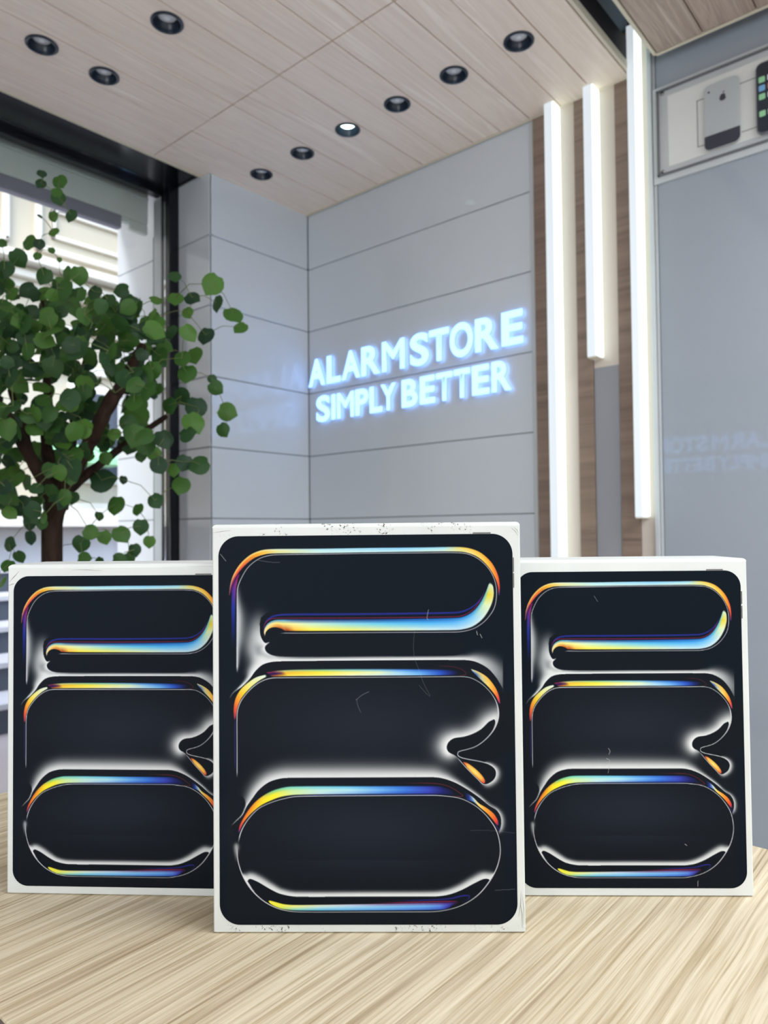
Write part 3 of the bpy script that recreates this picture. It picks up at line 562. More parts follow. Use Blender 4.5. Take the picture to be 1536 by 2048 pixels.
# timber plank ceiling with real downlight cut-outs
LIGHTS = [(-1.096, 1.937), (-1.342, 1.937), (-1.588, 1.937), (-1.832, 1.937), (-2.083, 1.937), (-2.338, 1.937), (-1.840, 1.168), (-2.214, 1.168), (-2.216, .965)]
HOLE = .039
def planked(name, xs, ys, x_out, y_far, holes, trim_l, trim_r, pm_):
    """planks run along y; a downlight sits on a plank's centre line, where the board is cut round it"""
    g = struct_group(name)
    bm = BM(); bk = BM()
    zt = ZC+.014
    for x0, x1 in zip(xs[:-1], xs[1:]):
        for y0, y1 in zip(ys[:-1], ys[1:]):
            hs = sorted([h for h in holes if x0 < h[0] < x1 and y0 < h[1] < y1], key=lambda h: h[1])
            g1 = .0021
            a, b, ya, yb = x0+g1, x1-g1, y0+g1, y1-g1
            if not hs: box(bm, a, b, ya, yb, ZC, zt, .0014, 1); continue
            cur = ya
            for hx, hy in hs:
                if hy-.055 > cur+.002: box(bm, a, b, cur, hy-.055, ZC, zt)
                # square of board with a round hole
                n = 32
                c = Vector((hx, hy, 0)); prev = None
                for zz, flip in ((ZC, False), (zt, True)):
                    inner = [bm.verts.new((hx+HOLE*math.cos(2*math.pi*k/n), hy+HOLE*math.sin(2*math.pi*k/n), zz)) for k in range(n)]
                    outer = []
                    for k in range(n):
                        ca, sa = math.cos(2*math.pi*k/n), math.sin(2*math.pi*k/n)
                        tx = ((b-hx) if ca > 0 else (hx-a))/max(abs(ca), 1e-6); ty = .055/max(abs(sa), 1e-6)
                        s_ = min(tx, ty); outer.append(bm.verts.new((hx+ca*s_, hy+sa*s_, zz)))
                    for k in range(n):
                        q = (inner[k], inner[(k+1) % n], outer[(k+1) % n], outer[k])
                        bm.faces.new(q if not flip else q[::-1])
                    # corners left by the ray pattern
                    for sx, sy in ((1, 1), (-1, 1), (-1, -1), (1, -1)):
                        cx_, cy_ = (b if sx > 0 else a), hy+sy*.055
                        ang = math.atan2(cy_-hy, cx_-hx) % (2*math.pi); k = int(ang/(2*math.pi)*n)
                        o1, o2 = outer[k % n], outer[(k+1) % n]
                        if (o1.co.xy-o2.co.xy).length > 1e-5 and abs(o1.co.x-o2.co.x) > 1e-5 and abs(o1.co.y-o2.co.y) > 1e-5:
                            bm.faces.new((o1, o2, bm.verts.new((cx_, cy_, zz))))
                    if prev:
                        for k in range(n): bm.faces.new((prev[k], prev[(k+1) % n], inner[(k+1) % n], inner[k]))
                    prev = inner
                for xe in (a, b):
                    bm.faces.new([bm.verts.new((xe, yy, zz)) for yy, zz in ((hy-.055, ZC), (hy+.055, ZC), (hy+.055, zt), (hy-.055, zt))])
                cur = hy+.055
            if yb > cur+.002: box(bm, a, b, cur, yb, ZC, zt)
    obj('planks', bm, pm_, g)
    # backing board, also open above each lamp
    for x0, x1 in zip(xs[:-1], xs[1:]):
        hs = sorted([h for h in holes if x0 < h[0] < x1], key=lambda h: h[1]); cur = ys[0]
        for hx, hy in hs:
            if hy-.045 > cur: box(bk, x0, x1, cur, hy-.045, zt, zt+.012)
            for a_, b_ in ((x0, hx-.044), (hx+.044, x1)): box(bk, a_, b_, max(cur, hy-.045), hy+.045, zt, zt+.012)
            cur = max(cur, hy+.045)
        box(bk, x0, x1, cur, ys[-1], zt, zt+.012)
    obj('backing_board', bk, M_CEILGAP, g)
    bt = BM()
    if trim_l is not None: box(bt, trim_l, trim_l+.010, ys[0], y_far, ZC-.003, ZC+.024, .001, 1)
    if trim_r is not None: box(bt, trim_r-.010, trim_r, ys[0], y_far, ZC-.003, ZC+.024, .001, 1)
    box(bt, x_out[0], x_out[1], y_far-.009, y_far, ZC-.003, ZC+.024, .001, 1)
    obj('edge_trim', bt, M_CEILTRIM, g)
    return g
xs = [-2.545, -2.40]+[-2.2795+.12475*k for k in range(0, 11)]; xs[-1] = -.906
xs = [-2.545]+[round(-.906-.1248*k, 4) for k in range(13, 0, -1)]+[-.906]
if xs[1]-xs[0] < .03: xs.pop(1)
planked('ceiling', xs, [-3.15, -.85, -.05, .75, 1.552, 2.338], (-2.555, -.892), 2.346, LIGHTS, -2.555, -.892, M_CEIL)
xs2 = [-.793]+[-.652+.15*k for k in range(22)]; xs2[-1] = 2.55
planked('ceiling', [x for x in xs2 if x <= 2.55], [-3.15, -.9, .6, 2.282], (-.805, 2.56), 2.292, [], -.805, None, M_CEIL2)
bm = BM(); box(bm, -.906, -.894, -3.15, 2.346, ZC+.02, ZC+.10); box(bm, -.893, -.888, 2.30, 2.349, ZC+.0, ZC+.17); struct('trim_1', bm, M_DARKBOARD)

# shop front: black header and post, silver shutter guide, glass, roller shutter box
w = struct_group('window_1')
bm = BM(); box(bm, -2.845, -2.50, -1.3, YP-.001, CH+1.535, CH+1.68, .002, 1); box(bm, -2.845, -2.80, -1.3, YP-.03, CH+1.507, CH+1.536, .001, 1); obj('header', bm, M_BLACK, w)
bm = BM(); box(bm, -2.791, -2.724, YP-.045, YP-.001, .0, CH+1.536, .002, 1); obj('post', bm, M_BLACK, w)
bm = BM(); box(bm, -2.791, -2.724, -1.30, -1.25, 0, CH+1.536, .002, 1); obj('post', bm, M_BLACK, w)
bm = BM(); box(bm, -2.79, -2.725, -1.25, YP-.046, 0, .08, .002, 1); obj('bottom_rail', bm, M_BLACK, w)
bm = BM(); box(bm, -2.872, -2.80, YP-.032, YP-.001, .02, CH+1.50, .002, 1); obj('shutter_guide', bm, M_ALU, w)
bm = BM(); box(bm, -2.880, -2.8725, YP-.03, YP-.001, .02, CH+1.34, .001, 1); obj('guide_seal', bm, M_DARKBOARD, w)
bm = BM(); box(bm, -2.762, -2.756, -1.25, YP-.046, .08, CH+1.534); obj('pane', bm, M_GLASS, w)
sh = tag(bpy.data.objects.new('roller_shutter', None), 'grey roller shutter partly rolled up above the shop window', 'shutter'); COL.objects.link(sh)
bm = BM(); zz = [1.345, 1.40, 1.515, 1.53, 1.545, 1.60]
for a, b, off in ((1.402, 1.507, 0), (1.509, 1.522, .006), (1.524, 1.546, .0), (1.548, 1.66, .01)):
    box(bm, -2.93, -2.90+off, -1.3, YP-.042, CH+a, CH+b, .003, 2)
obj('slats', bm, M_SHUTTER, sh)
bm = BM(); box(bm, -2.935, -2.896, -1.3, 1.61, CH+1.342, CH+1.400, .006, 2); outline_pts = [(-.25, 0), (.0, 0), (.0, .0)]
obj('bottom_rail', bm, M_SHUTDARK, sh)
bm = BM(); box(bm, -2.93, -2.899, 1.65, YP-.042, CH+1.350, CH+1.402, .012, 3); box(bm, -2.93, -2.90, 1.611, 1.65, CH+1.375, CH+1.402, .006, 2); obj('end_slat', bm, M_SHUTTER, sh)

# ------------------------------------------------------------------ street outside
bm = BM(); box(bm, -30, -2.96, -14, 26, -.20, -.05); struct('floor', bm, M_PAVE)
fc = thing('classical_building', 'cream stone building with panelled frieze and white cornices across the street', 'building', (-7.0, 3, -.05))
def fbox(bm, d, y0, y1, z0, z1, bev=.01): box(bm, -.3, d, y0-3, y1-3, CH+z0+.05, CH+z1+.05, bev, 2)
bm = BM(); box(bm, -1.0, 0, -13, 20, 0, 9); obj('wall', bm, M_FACADE, fc)
bm = BM()
for d, z0, z1 in ((.10, 2.32, 2.40), (.18, 2.40, 2.46), (.12, 2.46, 2.52), (.28, 2.52, 2.60), (.10, 3.55, 3.65), (.3, 3.65, 3.8), (.07, 1.60, 1.68), (.06, 2.02, 2.06)): fbox(bm, d, -8, 20, z0, z1)
obj('cornice', bm, M_FACADE2, fc)
bm = BM()
for k in range(12):
    y = -2.3+k*1.32
    for a, b, z0, z1 in ((y, y+1.08, 2.74, 2.80), (y, y+1.08, 3.30, 3.36), (y, y+.06, 2.74, 3.36), (y+1.02, y+1.08, 2.74, 3.36)): fbox(bm, .06, a, b, z0, z1, .02)
    for a, b, z0, z1 in ((y+.16, y+.92, 2.90, 2.94), (y+.16, y+.92, 3.16, 3.2), (y+.16, y+.2, 2.90, 3.2), (y+.88, y+.92, 2.90, 3.2)): fbox(bm, .04, a, b, z0, z1, .01)
obj('frieze_panel', bm, M_FACADE2, fc)
bm = BM(); fbox(bm, .35, -8, 20, .06, .14); fbox(bm, .25, -8, 20, .14, .24); fbox(bm, .12, -8, 20, .24, .30); obj('ledge', bm, M_FACADE2, fc)
bm = BM(); fbox(bm, .06, -8, 20, -1.05, .06); obj('plinth', bm, M_STONE, fc)
for k, y in enumerate((1.6, 3.3, 5.2)):
    wf = BM(); fbox(wf, .05, y, y+.9, .5, 1.5); wo = obj('window', wf, M_FACADE2, fc)
    pf = BM(); fbox(pf, .06, y+.08, y+.82, .58, 1.42, .004); obj('pane', pf, M_STEPD, wo)
aw = thing('awning', 'pale green shop awning low on the cream building across the street', 'awning', (-6.55, 3.35, CH+.72))
bm = BM(); v4 = [bm.verts.new(p) for p in ((-.38, -.35, .16), (-.38, .35, .16), (.0, .35, .0), (.0, -.35, .0), (.0, .35, -.05), (.0, -.35, -.05), (-.38, .35, -.05), (-.38, -.35, -.05))]
for q in ((0, 1, 2, 3), (3, 2, 4, 5), (1, 6, 4, 2), (0, 3, 5, 7), (0, 7, 6, 1), (5, 4, 6, 7)): bm.faces.new([v4[i] for i in q])
bmesh.ops.recalc_face_normals(bm, faces=bm.faces); obj('canopy', bm, M_AWNING, aw)
st = thing('stone_steps', 'pale stone steps with dark risers outside the shop window', 'steps', (-4.15, 1.2, -.05))
for k in range(5):
    x1 = 0-k*.33; z1 = .17*(k+1)
    bm = BM(); box(bm, x1-.40, x1-.02, -2.2, 1.6, z1-.17, z1-.03); rz_ = obj('riser', bm, M_STEPD, st)
    bm = BM(); box(bm, x1-.42, x1, -2.25, 1.65, z1-.035, z1, .004, 1); obj('tread', bm, M_STONE, st)

# ------------------------------------------------------------------ downlights
def make_downlight(lit):
    g = thing('downlight', '', 'downlight')
    bm = BM(); lathe(bm, [(.0385, .022), (.0380, 0), (.0395, -.004), (.0440, -.005), (.0475, -.003), (.0480, .0), (.0480, .0005), (.0385, .0008)], n=48); obj('trim_ring', bm, M_LAMPRING, g, smooth=True)
    bm = BM(); lathe(bm, [(.0375, .0), (.036, .006), (.0295, .017), (.0275, .020), (.0272, .040), (0, .040)], n=48); obj('reflector_cup', bm, M_LAMPRING, g, smooth=True)
    bm = BM(); lathe(bm, [(.0268, .032), (.0268, .018), (.022, .0145), (.010, .0130), (0, .0128)], n=40); l_ = obj('lens', bm, M_LENSON if lit else M_LENS, g, smooth=True)
    bm = BM(); lathe(bm, [(.0085, .0128), (.0075, .0112), (.0, .0108)], n=24); obj('centre_cap', bm, M_LENSON if lit else mat('lens_centre', L(235, 238, 240), .3, .5), l_, smooth=True)
    return g
dl = make_downlight(False); dlon = make_downlight(True)
words = ['rightmost black downlight of the row of six in the plank ceiling', 'unlit downlight second from the right in the row of six', 'unlit downlight directly right of the lit one',
         'the one lit downlight, glowing white in its black ring', 'unlit downlight directly left of the lit one', 'leftmost and smallest-looking downlight of the row of six',
         'unlit downlight near the top edge of the photo, left of the middle', 'lower of the two leftmost downlights, above the black window header', 'leftmost downlight of all, at the upper left of the plank ceiling']
for i, (x, y) in enumerate(LIGHTS):
    p = (x, y, ZC)
    if i == 3: dlon.location = p; o = dlon
    elif i == 0: dl.location = p; o = dl
    else: o = dup(dl, p)
    o['label'] = words[i]; o['group'] = 'recessed black downlights in the plank ceiling'
sp = add_light('downlight_beam', 'SPOT', (-1.832, 1.937, ZC+.018), (0, 0, 0), 5, (.85, 1, .95), spot_size=math.radians(85), spot_blend=.6, shadow_soft_size=.018)

# ------------------------------------------------------------------ walnut slats and light bars
for k, (a, b, lab) in enumerate(((-1.272, -1.200, 'brown wood-grain strip against the sign wall, leftmost of the three'), (-1.109, -1.052, 'middle brown wood-grain strip, between the first and second light bars'),
                    (-.960, -.897, 'brown wood-grain strip nearest the grey glossy panel, rightmost of the three'))):
    bm = BM(); box(bm, a, b, YW-.012, YW+.004, .02, ZC+.16, .001, 1)
    tag(obj('wood_slat', bm, M_WALNUT), lab, 'wall slat', 'brown wood strips on the wall')
def light_bar(name, x0, ch1, zb, label, wf=.032):
    """channel on the wall with a raised diffuser bar on its left side"""
    g = thing(name, label, 'light bar', (x0, YW, 0), 0, 'vertical white light bars')
    bm = BM(); box(bm, .0, ch1-x0, -.006, .004, .02, ZC+.15, .001, 1)
    obj('channel', bm, M_CHANNEL, g)
    if zb > CH+.3:
        bm = BM(); box(bm, .001, ch1-x0-.001, -.0075, -.0062, .03, zb-.03, .0005, 1); obj('unlit_strip', bm, M_CHANNEL2, g)  # grey sheet paints the channel darker where the bar's light stops
    D = .055; e = .0005
    bm = BM(); box(bm, .001, wf, -.008-D, -.006, zb, ZC+.14, .003, 2); obj('diffuser', bm, M_LEDF, g)
    bm = BM(); box(bm, wf+.0003, wf+.004, -.006-D+.001, -.006, zb+.003, ZC+.139, .0012, 1); obj('lit_edge', bm, M_LEDS, g)
    bm = BM(); box(bm, .002, wf+.003, -.006-D, -.006, zb-.004, zb-.0003, .001, 1); obj('end_cap', bm, M_CEILTRIM, g)
    return g
light_bar('light_bar', -1.199, -1.110, .10, 'longest white light bar, beside the leftmost brown strip, running down behind the boxes')
light_bar('light_bar', -1.051, -.961, CH+.584, 'short white light bar in the middle, ending halfway down the wall')
light_bar('light_bar', -.896, -.848, CH+.034, 'white light bar at the right, beside the grey corner profile', .026)

# ------------------------------------------------------------------ illuminated sign
def glyph(ch, w_, h_, depth, m, parent, x, z, y=0, sgn=1):
    cu = bpy.data.curves.new('t', 'FONT'); cu.body = ch; cu.size = 1; cu.offset = -.006 if ch == 'M' else .006; cu.extrude = .04; cu.bevel_depth = .030; cu.bevel_resolution = 3; cu.resolution_u = 6
    o = bpy.data.objects.new('t', cu); COL.objects.link(o); dg = bpy.context.evaluated_depsgraph_get()
    me = bpy.data.meshes.new_from_object(o.evaluated_get(dg)); bpy.data.objects.remove(o); bpy.data.curves.remove(cu)
    n = len(me.vertices); co = np.empty(n*3); me.vertices.foreach_get('co', co); co = co.reshape(-1, 3)
    lo, hi = co.min(0), co.max(0)
    q = (co-lo)/(hi-lo)
    out = np.empty_like(co); out[:, 0] = (q[:, 0])*w_*sgn; out[:, 2] = q[:, 1]*h_; out[:, 1] = -q[:, 2]*depth*sgn
    me.vertices.foreach_set('co', out.ravel()); me.materials.clear(); me.update()
    return obj('letter', me, m, parent, smooth='all', loc=(x, y, z))
ROW1 = [('A', -2.476, -2.362, .682, .812), ('L', -2.352, -2.262, .682, .812), ('A', -2.256, -2.140, .684, .814), ('R', -2.134, -2.022, .684, .815), ('M', -2.012, -1.884, .684, .816),
        ('S', -1.856, -1.757, .681, .819), ('T', -1.755, -1.655, .685, .817), ('O', -1.652, -1.540, .682, .822), ('R', -1.531, -1.424, .688, .819), ('E', -1.412, -1.318, .690, .820)]
ROW2 = [('S', -2.424, -2.332, .508, .634), ('I', -2.322, -2.296, .512, .630), ('M', -2.286, -2.180, .512, .630), ('P', -2.172, -2.092, .513, .631), ('L', -2.086, -2.012, .514, .631), ('Y', -2.022, -1.934, .515, .632),
        ('B', -1.904, -1.817, .516, .635), ('E', -1.806, -1.727, .518, .635), ('T', -1.722, -1.640, .519, .636), ('T', -1.634, -1.556, .520, .637), ('E', -1.548, -1.468, .521, .638), ('R', -1.458, -1.370, .522, .640)]
def make_sign(label, origin, sgn, dz=0):
    g = thing('illuminated_sign', label, 'sign', origin)
    X0 = -1.897
    for row in (ROW1, ROW2):
        for ch, a, b, z0, z1 in row:
            glyph(ch, b-a, z1-z0, .014, M_SIGN, g, (a-X0)*sgn, CH+z0-origin[2]+dz, 0, sgn)
    return g
sg = make_sign('glowing white letter sign reading ALARM STORE SIMPLY BETTER on the grey tiled wall', (-1.897, YW-.008, CH+.5), 1)
sg2 = make_sign('second glowing sign across the shop, seen only mirrored in the glossy panel at right', (-1.79, -1.62, CH+.41), -1, -.045)
bm = BM(); box(bm, -2.48+1.79, .02+.72, -.035, -.008, CH+.40-(CH+.41), CH+.80-(CH+.41), .003, 1); obj('backing_board', bm, M_TILE, sg2)
for x in (-.60, .62):
    bm = BM(); tube(bm, [(x, -.022, .38), (x, -.022, ZC-(CH+.41)+.001)], .006, 10); obj('hanging_rod', bm, M_ALU, sg2)
# ------------------------------------------------------------------ framed phone display on the glossy panel
fr = thing('display_frame', 'silver frame with white mount holding two phones, at the upper right wall', 'frame', (-.83, YW-.006, CH+1.12))
ox, oz = -.83, CH+1.12
def fb(bm, x0, x1, z0, z1, y0, y1, bev=.001): box(bm, x0-ox, x1-ox, -y1, -y0, CH+z0-oz, CH+z1-oz, bev, 2)
FX1 = .16
bm = BM(); fb(bm, -.830, FX1, 1.122, 1.438, 0, .010, .002); obj('back_plate', bm, M_ALU, fr)
bm = BM()
for a, b, z0, z1 in ((-.815, -.808, 1.142, 1.424), (FX1-.022, FX1-.015, 1.142, 1.424), (-.815, FX1-.015, 1.142, 1.148), (-.815, FX1-.015, 1.418, 1.424)): fb(bm, a, b, z0, z1, .010, .018)
obj('raised_border', bm, vary(mat('frame_bead', L(120, 124, 128), .35, .5, .5), 5, .03), fr)
bm = BM(); fb(bm, -.780, FX1-.05, 1.166, 1.398, .010, .012, .0004); obj('mount', bm, vary(mat('mount_card', L(214, 216, 214), .7, .2), 8, .02), fr)
for x, z in ((-.797, 1.413), (-.799, 1.155), (FX1-.035, 1.413), (FX1-.035, 1.155)):
    bm = BM(); lathe(bm, [(0, .006), (.0035, .0055), (.006, .003), (.0065, 0)], n=20)
    bmesh.ops.rotate(bm, verts=bm.verts, cent=(0, 0, 0), matrix=Matrix.Rotation(math.radians(90), 3, 'X'))
    o = obj('screw', bm, mat('screw_chrome', L(150, 150, 150), .2, .6, 1), fr, smooth=True, loc=(x-ox, -.010, CH+z-oz))
line_m = mat('line_ink', L(92, 92, 88), .6, .2)
for a, b, z0, z1 in ((-.690, -.688, 1.196, 1.345), (-.690, -.665, 1.343, 1.345), (-.690, -.665, 1.196, 1.198), (-.565, -.51, 1.346, 1.348), (-.562, -.51, 1.196, 1.198)):
    bm = BM(); fb(bm, a, b, z0, z1, .012, .0126, 0); obj('printed_line', bm, line_m, fr)
PY = YW-.006-.0190
ph = thing('mobile_phone', 'silver-backed phone with black lower end mounted in the wall frame', 'phone', (-.6135, PY, CH+1.168))
bm = BM(); outline(bm, rrect(-.051, .051, .0, .204, .017), -.008, 0); bmesh.ops.bevel(bm, geom=[e for e in bm.edges], offset=.0012, segments=1, affect='EDGES'); obj('back_shell', bm, vary(mat('phone_silver', L(190, 198, 202), .35, .5, .3), 10, .02), ph)
bm = BM(); P = [p for p in rrect(-.0512, .0512, -.0002, .12, .017) if p[1] < .045]; P = [p for p in P]; 
bm_pts = [(-.0512, .044)]+[p for p in rrect(-.0512, .0512, -.0002, .12, .017) if p[1] < .02][:]+[(.0512, .044)]
outline(bm, bm_pts, -.0088, -.0078); obj('black_end', bm, mat('phone_black', L(58, 60, 72), .3, .5), ph)
bm = BM(); lathe(bm, [(0, .0006), (.0028, .0006), (.0032, 0)], n=20); bmesh.ops.rotate(bm, verts=bm.verts, cent=(0, 0, 0), matrix=Matrix.Rotation(math.radians(90), 3, 'X'))
obj('camera_lens', bm, mat('phone_lens', L(40, 42, 46), .2, .5), ph, loc=(-.036, -.0085, .180))
# bitten fruit emblem
def circ(cx, cz, r, n=28): return [(cx+r*math.cos(2*math.pi*k/n), cz+r*math.sin(2*math.pi*k/n)) for k in range(n)]
bm = BM()
pts = []
for k in range(64):
    a = math.radians(90)+2*math.pi*k/64
    r_ = 1+.07*math.cos(2*a)*-1+.05*math.sin(3*a)*-1-.16*math.exp(-((a-math.radians(90))/.28)**2)-.16*math.exp(-((a-math.radians(450))/.28)**2)-.07*math.exp(-((a-math.radians(270))/.25)**2)
    x, z = .0098*r_*math.cos(a), .0105*r_*math.sin(a)
    d = math.hypot(x-.0125, z-.0015)
    if d < .0052: 
        x = .0125+(x-.0125)/d*.0052 if x < .0125 else .0125-.0052*math.cos((z-.0015)/.0052); z = z
    pts.append((x, z))
outline(bm, pts, -.0006, 0)
leaf = [(.0005, .0125), (.0030, .0130), (.0052, .0155), (.0056, .0185), (.0030, .0178), (.0008, .0155)]
outline(bm, leaf, -.0006, 0)
obj('emblem', bm, mat('emblem_grey', L(62, 64, 70), .3, .5), ph, loc=(.004, -.0083, .150))
ph2 = thing('mobile_phone', 'dark phone showing a screen of app icons, cut by the right edge of the photo', 'phone', (-.4635, PY, CH+1.163))
bm = BM(); outline(bm, rrect(-.054, .054, .0, .214, .018), -.009, 0); bmesh.ops.bevel(bm, geom=[e for e in bm.edges], offset=.0012, segments=1, affect='EDGES'); obj('bezel', bm, mat('phone_bezel', L(120, 126, 136), .25, .5, .6), ph2)
bm = BM(); outline(bm, rrect(-.050, .050, .004, .210, .014), -.0098, -.0088); obj('front_glass', bm, mat('phone_front', L(44, 50, 60), .15, .5), ph2)
icons = [(150, 205, 160), (170, 200, 150), (225, 230, 235), (120, 170, 215), (215, 190, 110), (190, 120, 110)]
for r_i in range(5):
    for c_i in range(4):
        if r_i == 3: continue
        bm = BM(); x = -.0455+c_i*.0236; z = .153-r_i*.0255
        outline(bm, rrect(x, x+.017, z, z+.0175, .003, 4), -.0102, -.0097)
        c_ = icons[(r_i*3+c_i*2) % 6]; obj('app_icon', bm, mat('icon_ink', L(*c_), .3, .4), ph2)

# ------------------------------------------------------------------ desk
TZ = CH-.29127
dk = thing('desk', 'pale oak desk with straight grain under the three boxes', 'desk', (-.2, .45, 0))
bm = BM(); box(bm, -.657, .85, -.271, .268, TZ-.026, TZ, .0012, 2); obj('tabletop', bm, M_OAK, dk)
bm = BM(); box(bm, -.6575, .8505, -.2715, .2685, TZ-.0255, TZ-.0014, .0008, 1); obj('edge_band', bm, M_DESKEDGE, dk)
for x in (-.60, .79):
    bm = BM(); box(bm, x-.02, x+.02, -.23, .23, .0, TZ-.0265, .002, 1); obj('leg', bm, M_DESKEDGE, dk)
bm = BM(); box(bm, -.579, .769, .20, .215, TZ-.35, TZ-.0265, .001, 1); obj('modesty_panel', bm, M_DESKEDGE, dk)

# ------------------------------------------------------------------ boxed tablets
QUAD = [(436.84743, 1072.74191), (1024.27071, 1067.04274), (1035.5134, 1848.69925), (439.84954, 1849.33896)]
ART = half(make_art(QUAD))
def scratch(A, pts, a=.35):
    a = a*.42
    H_, W_ = A.shape[:2]
    M_ = homog(QUAD, [(0, 0), (W_, 0), (W_, H_), (0, H_)])
    q = apply_h(M_, cr(pts, 400)[:, :2])
    for x, y in q:
        i, j = int(y), int(x)
        if 0 <= i < H_ and 0 <= j < W_: A[i, j] = A[i, j]*(1-a)+np.array([165, 168, 168])*a
def print_mesh(A, w_, h_, rad, nx, ny):
    """flat sheet with rounded corners; its vertices carry the ink colours"""
    H_, W_ = A.shape[:2]
    u = np.linspace(0, 1, nx); v_ = np.linspace(0, 1, ny)
    U2, V2 = np.meshgrid(u, v_)
    fx_ = np.clip(U2*W_-.5, 0, W_-1.001); fy_ = np.clip(V2*H_-.5, 0, H_-1.001)
    i = fy_.astype(int); j = fx_.astype(int); a = (fy_-i)[..., None]; b = (fx_-j)[..., None]
    C = (A[i, j]*(1-a)*(1-b)+A[i, j+1]*(1-a)*b+A[i+1, j]*a*(1-b)+A[i+1, j+1]*a*b)
    X = (U2-.5)*w_; Z = (1-V2)*h_
    # pull the corners in onto the rounded outline
    cx_ = np.clip(X, -w_/2+rad, w_/2-rad); cz_ = np.clip(Z, rad, h_-rad)
    dx, dz = X-cx_, Z-cz_; d = np.hypot(dx, dz); k = np.where(d > rad, rad/np.maximum(d, 1e-9), 1)
    X = cx_+dx*k; Z = cz_+dz*k
    me = bpy.data.meshes.new('print'); n = nx*ny
    me.vertices.add(n); me.vertices.foreach_set('co', np.stack([X.ravel(), np.zeros(n), Z.ravel()], 1).astype(np.float32).ravel())
    idx = np.arange(n).reshape(ny, nx)
    f = np.stack([idx[:-1, :-1], idx[1:, :-1], idx[1:, 1:], idx[:-1, 1:]], -1).reshape(-1, 4)
    me.loops.add(f.size); me.loops.foreach_set('vertex_index', f.ravel().astype(np.int32))
    me.polygons.add(len(f)); me.polygons.foreach_set('loop_start', (np.arange(len(f))*4).astype(np.int32))
    me.update(calc_edges=True)
    ca = me.color_attributes.new('ink', 'FLOAT_COLOR', 'POINT')
    c = lin(C.reshape(-1, 3)); c = np.clip(c*PRT-.004, .001, .95)
    ca.data.foreach_set('color', np.c_[c, np.ones(n)].astype(np.float32).ravel())
    return me
def rounded_box(x0, x1, y0, y1, z0, z1, b, btop):
    """carton: larger rounding along the upper front and back edges"""
    bm = BM(); box(bm, x0, x1, y0, y1, z0, z1)
    top = [e for e in bm.edges if all(abs(v_.co.z-z1) < 1e-6 for v_ in e.verts)]
    bmesh.ops.bevel(bm, geom=top, offset=btop, segments=5, affect='EDGES', profile=.5)
    rest = [e for e in bm.edges if abs(e.verts[0].co.z-e.verts[1].co.z) > .1]
    bmesh.ops.bevel(bm, geom=rest, offset=b, segments=3, affect='EDGES', profile=.5)
    return bm
def carton(label, loc, yaw, pw, ph_, left, right, zb, ztop, depth, rad, paper_m, pm, btop):
    g = thing('tablet_box', label, 'box', loc, yaw, 'boxed tablets on the desk')
    x0, x1 = -pw/2-left, pw/2+right
    bm = rounded_box(x0, x1, .0, depth*.96, .0012, ztop, .0012, btop); lid = obj('lid', bm, paper_m, g, smooth=True)
    for p in lid.data.polygons: p.use_smooth = p.area < .0015      # only the rounded edges shade smoothly
    bm = BM(); box(bm, x0+.0012, x1-.0012, .0012, depth, .0, .012, .0006, 1); obj('tray', bm, M_PAPER2, g)
    me = pm; o = bpy.data.objects.new('printed_artwork', me); COL.objects.link(o); o.parent = g; o.location = (0, -.00025, zb)
    if not me.materials: me.materials.append(M_PRINT)
    return g, x0, x1
NX, NY = 660, 862
A1 = ART.copy()
for pts, a in (([(857, 1219), (854, 1235), (856, 1240)], .35), ([(829, 1262), (827, 1290), (829, 1315), (838, 1340), (848, 1368), (860, 1391), (852, 1386), (838, 1370)], .4), ([(712, 1400), (724, 1390), (738, 1383)], .18),
               ([(713, 1398), (716, 1412), (722, 1425)], .10), ([(940, 1660), (985, 1661), (1030, 1666)], .16), ([(515, 1120), (540, 1124), (560, 1125)], .2), ([(441, 1108), (452, 1122)], .2), ([(953, 1262), (955, 1270)], .35), ([(960, 1268), (964, 1276)], .3),
               ([(990, 1780), (1030, 1778)], .12)): scratch(A1, pts, a)
rs = np.random.RandomState(4)
for _ in range(130):
    i, j = rs.randint(5, A1.shape[0]-5), rs.randint(5, A1.shape[1]-5); A1[i, j] = A1[i, j]*.7+np.array([150, 152, 150])*.3*rs.rand()
PM1 = print_mesh(A1, .2155, .2816, .0150, NX, NY)
A2 = ART.copy()
for pts, a in (([(690, 1480), (694, 1500)], .5), ([(688, 1512), (693, 1525)], .45), ([(700, 1528), (702, 1545)], .3)): pass
PM2 = print_mesh(A2, .1775, .2497, .0128, 480, 675)
PM3 = print_mesh((lambda A: ([scratch(A, p, a) for p, a in (([(674, 1505), (678, 1512), (675, 1520)], .5), ([(668, 1530), (676, 1534), (674, 1546)], .45), ([(676, 1550), (672, 1566)], .3), ([(872, 1740), (878, 1744)], .4), ([(905, 1845), (906, 1830)], .3), ([(640, 1130), (650, 1145)], .15))], A)[1])(ART.copy()), .1775, .2497, .0128, 480, 675)
c1, a0, a1 = carton('large white tablet box in front, black cover with rainbow ribbons and scuffed edges', (-.35226, .38707, TZ), .69534, .2155, .2816, .0047, .0058, .0063, .2966, .052, .015, M_PAPER, PM1, .0030)
c2, _, _ = carton('smaller white tablet box at the right, black swirl cover, behind the front box', (-.22527, .55907, TZ), .68859, .1775, .2497, .0050, .0052, .0069, .2662, .060, .013, M_PAPER2, PM3, .0028)
c3, _, _ = carton('smaller white tablet box at the left, dented upper corner, behind the front box', (-.54121, .29934, TZ), .66154, .1775, .2497, .0050, .0050, .0069, .2662, .060, .013, M_PAPER2, PM2, .0034)
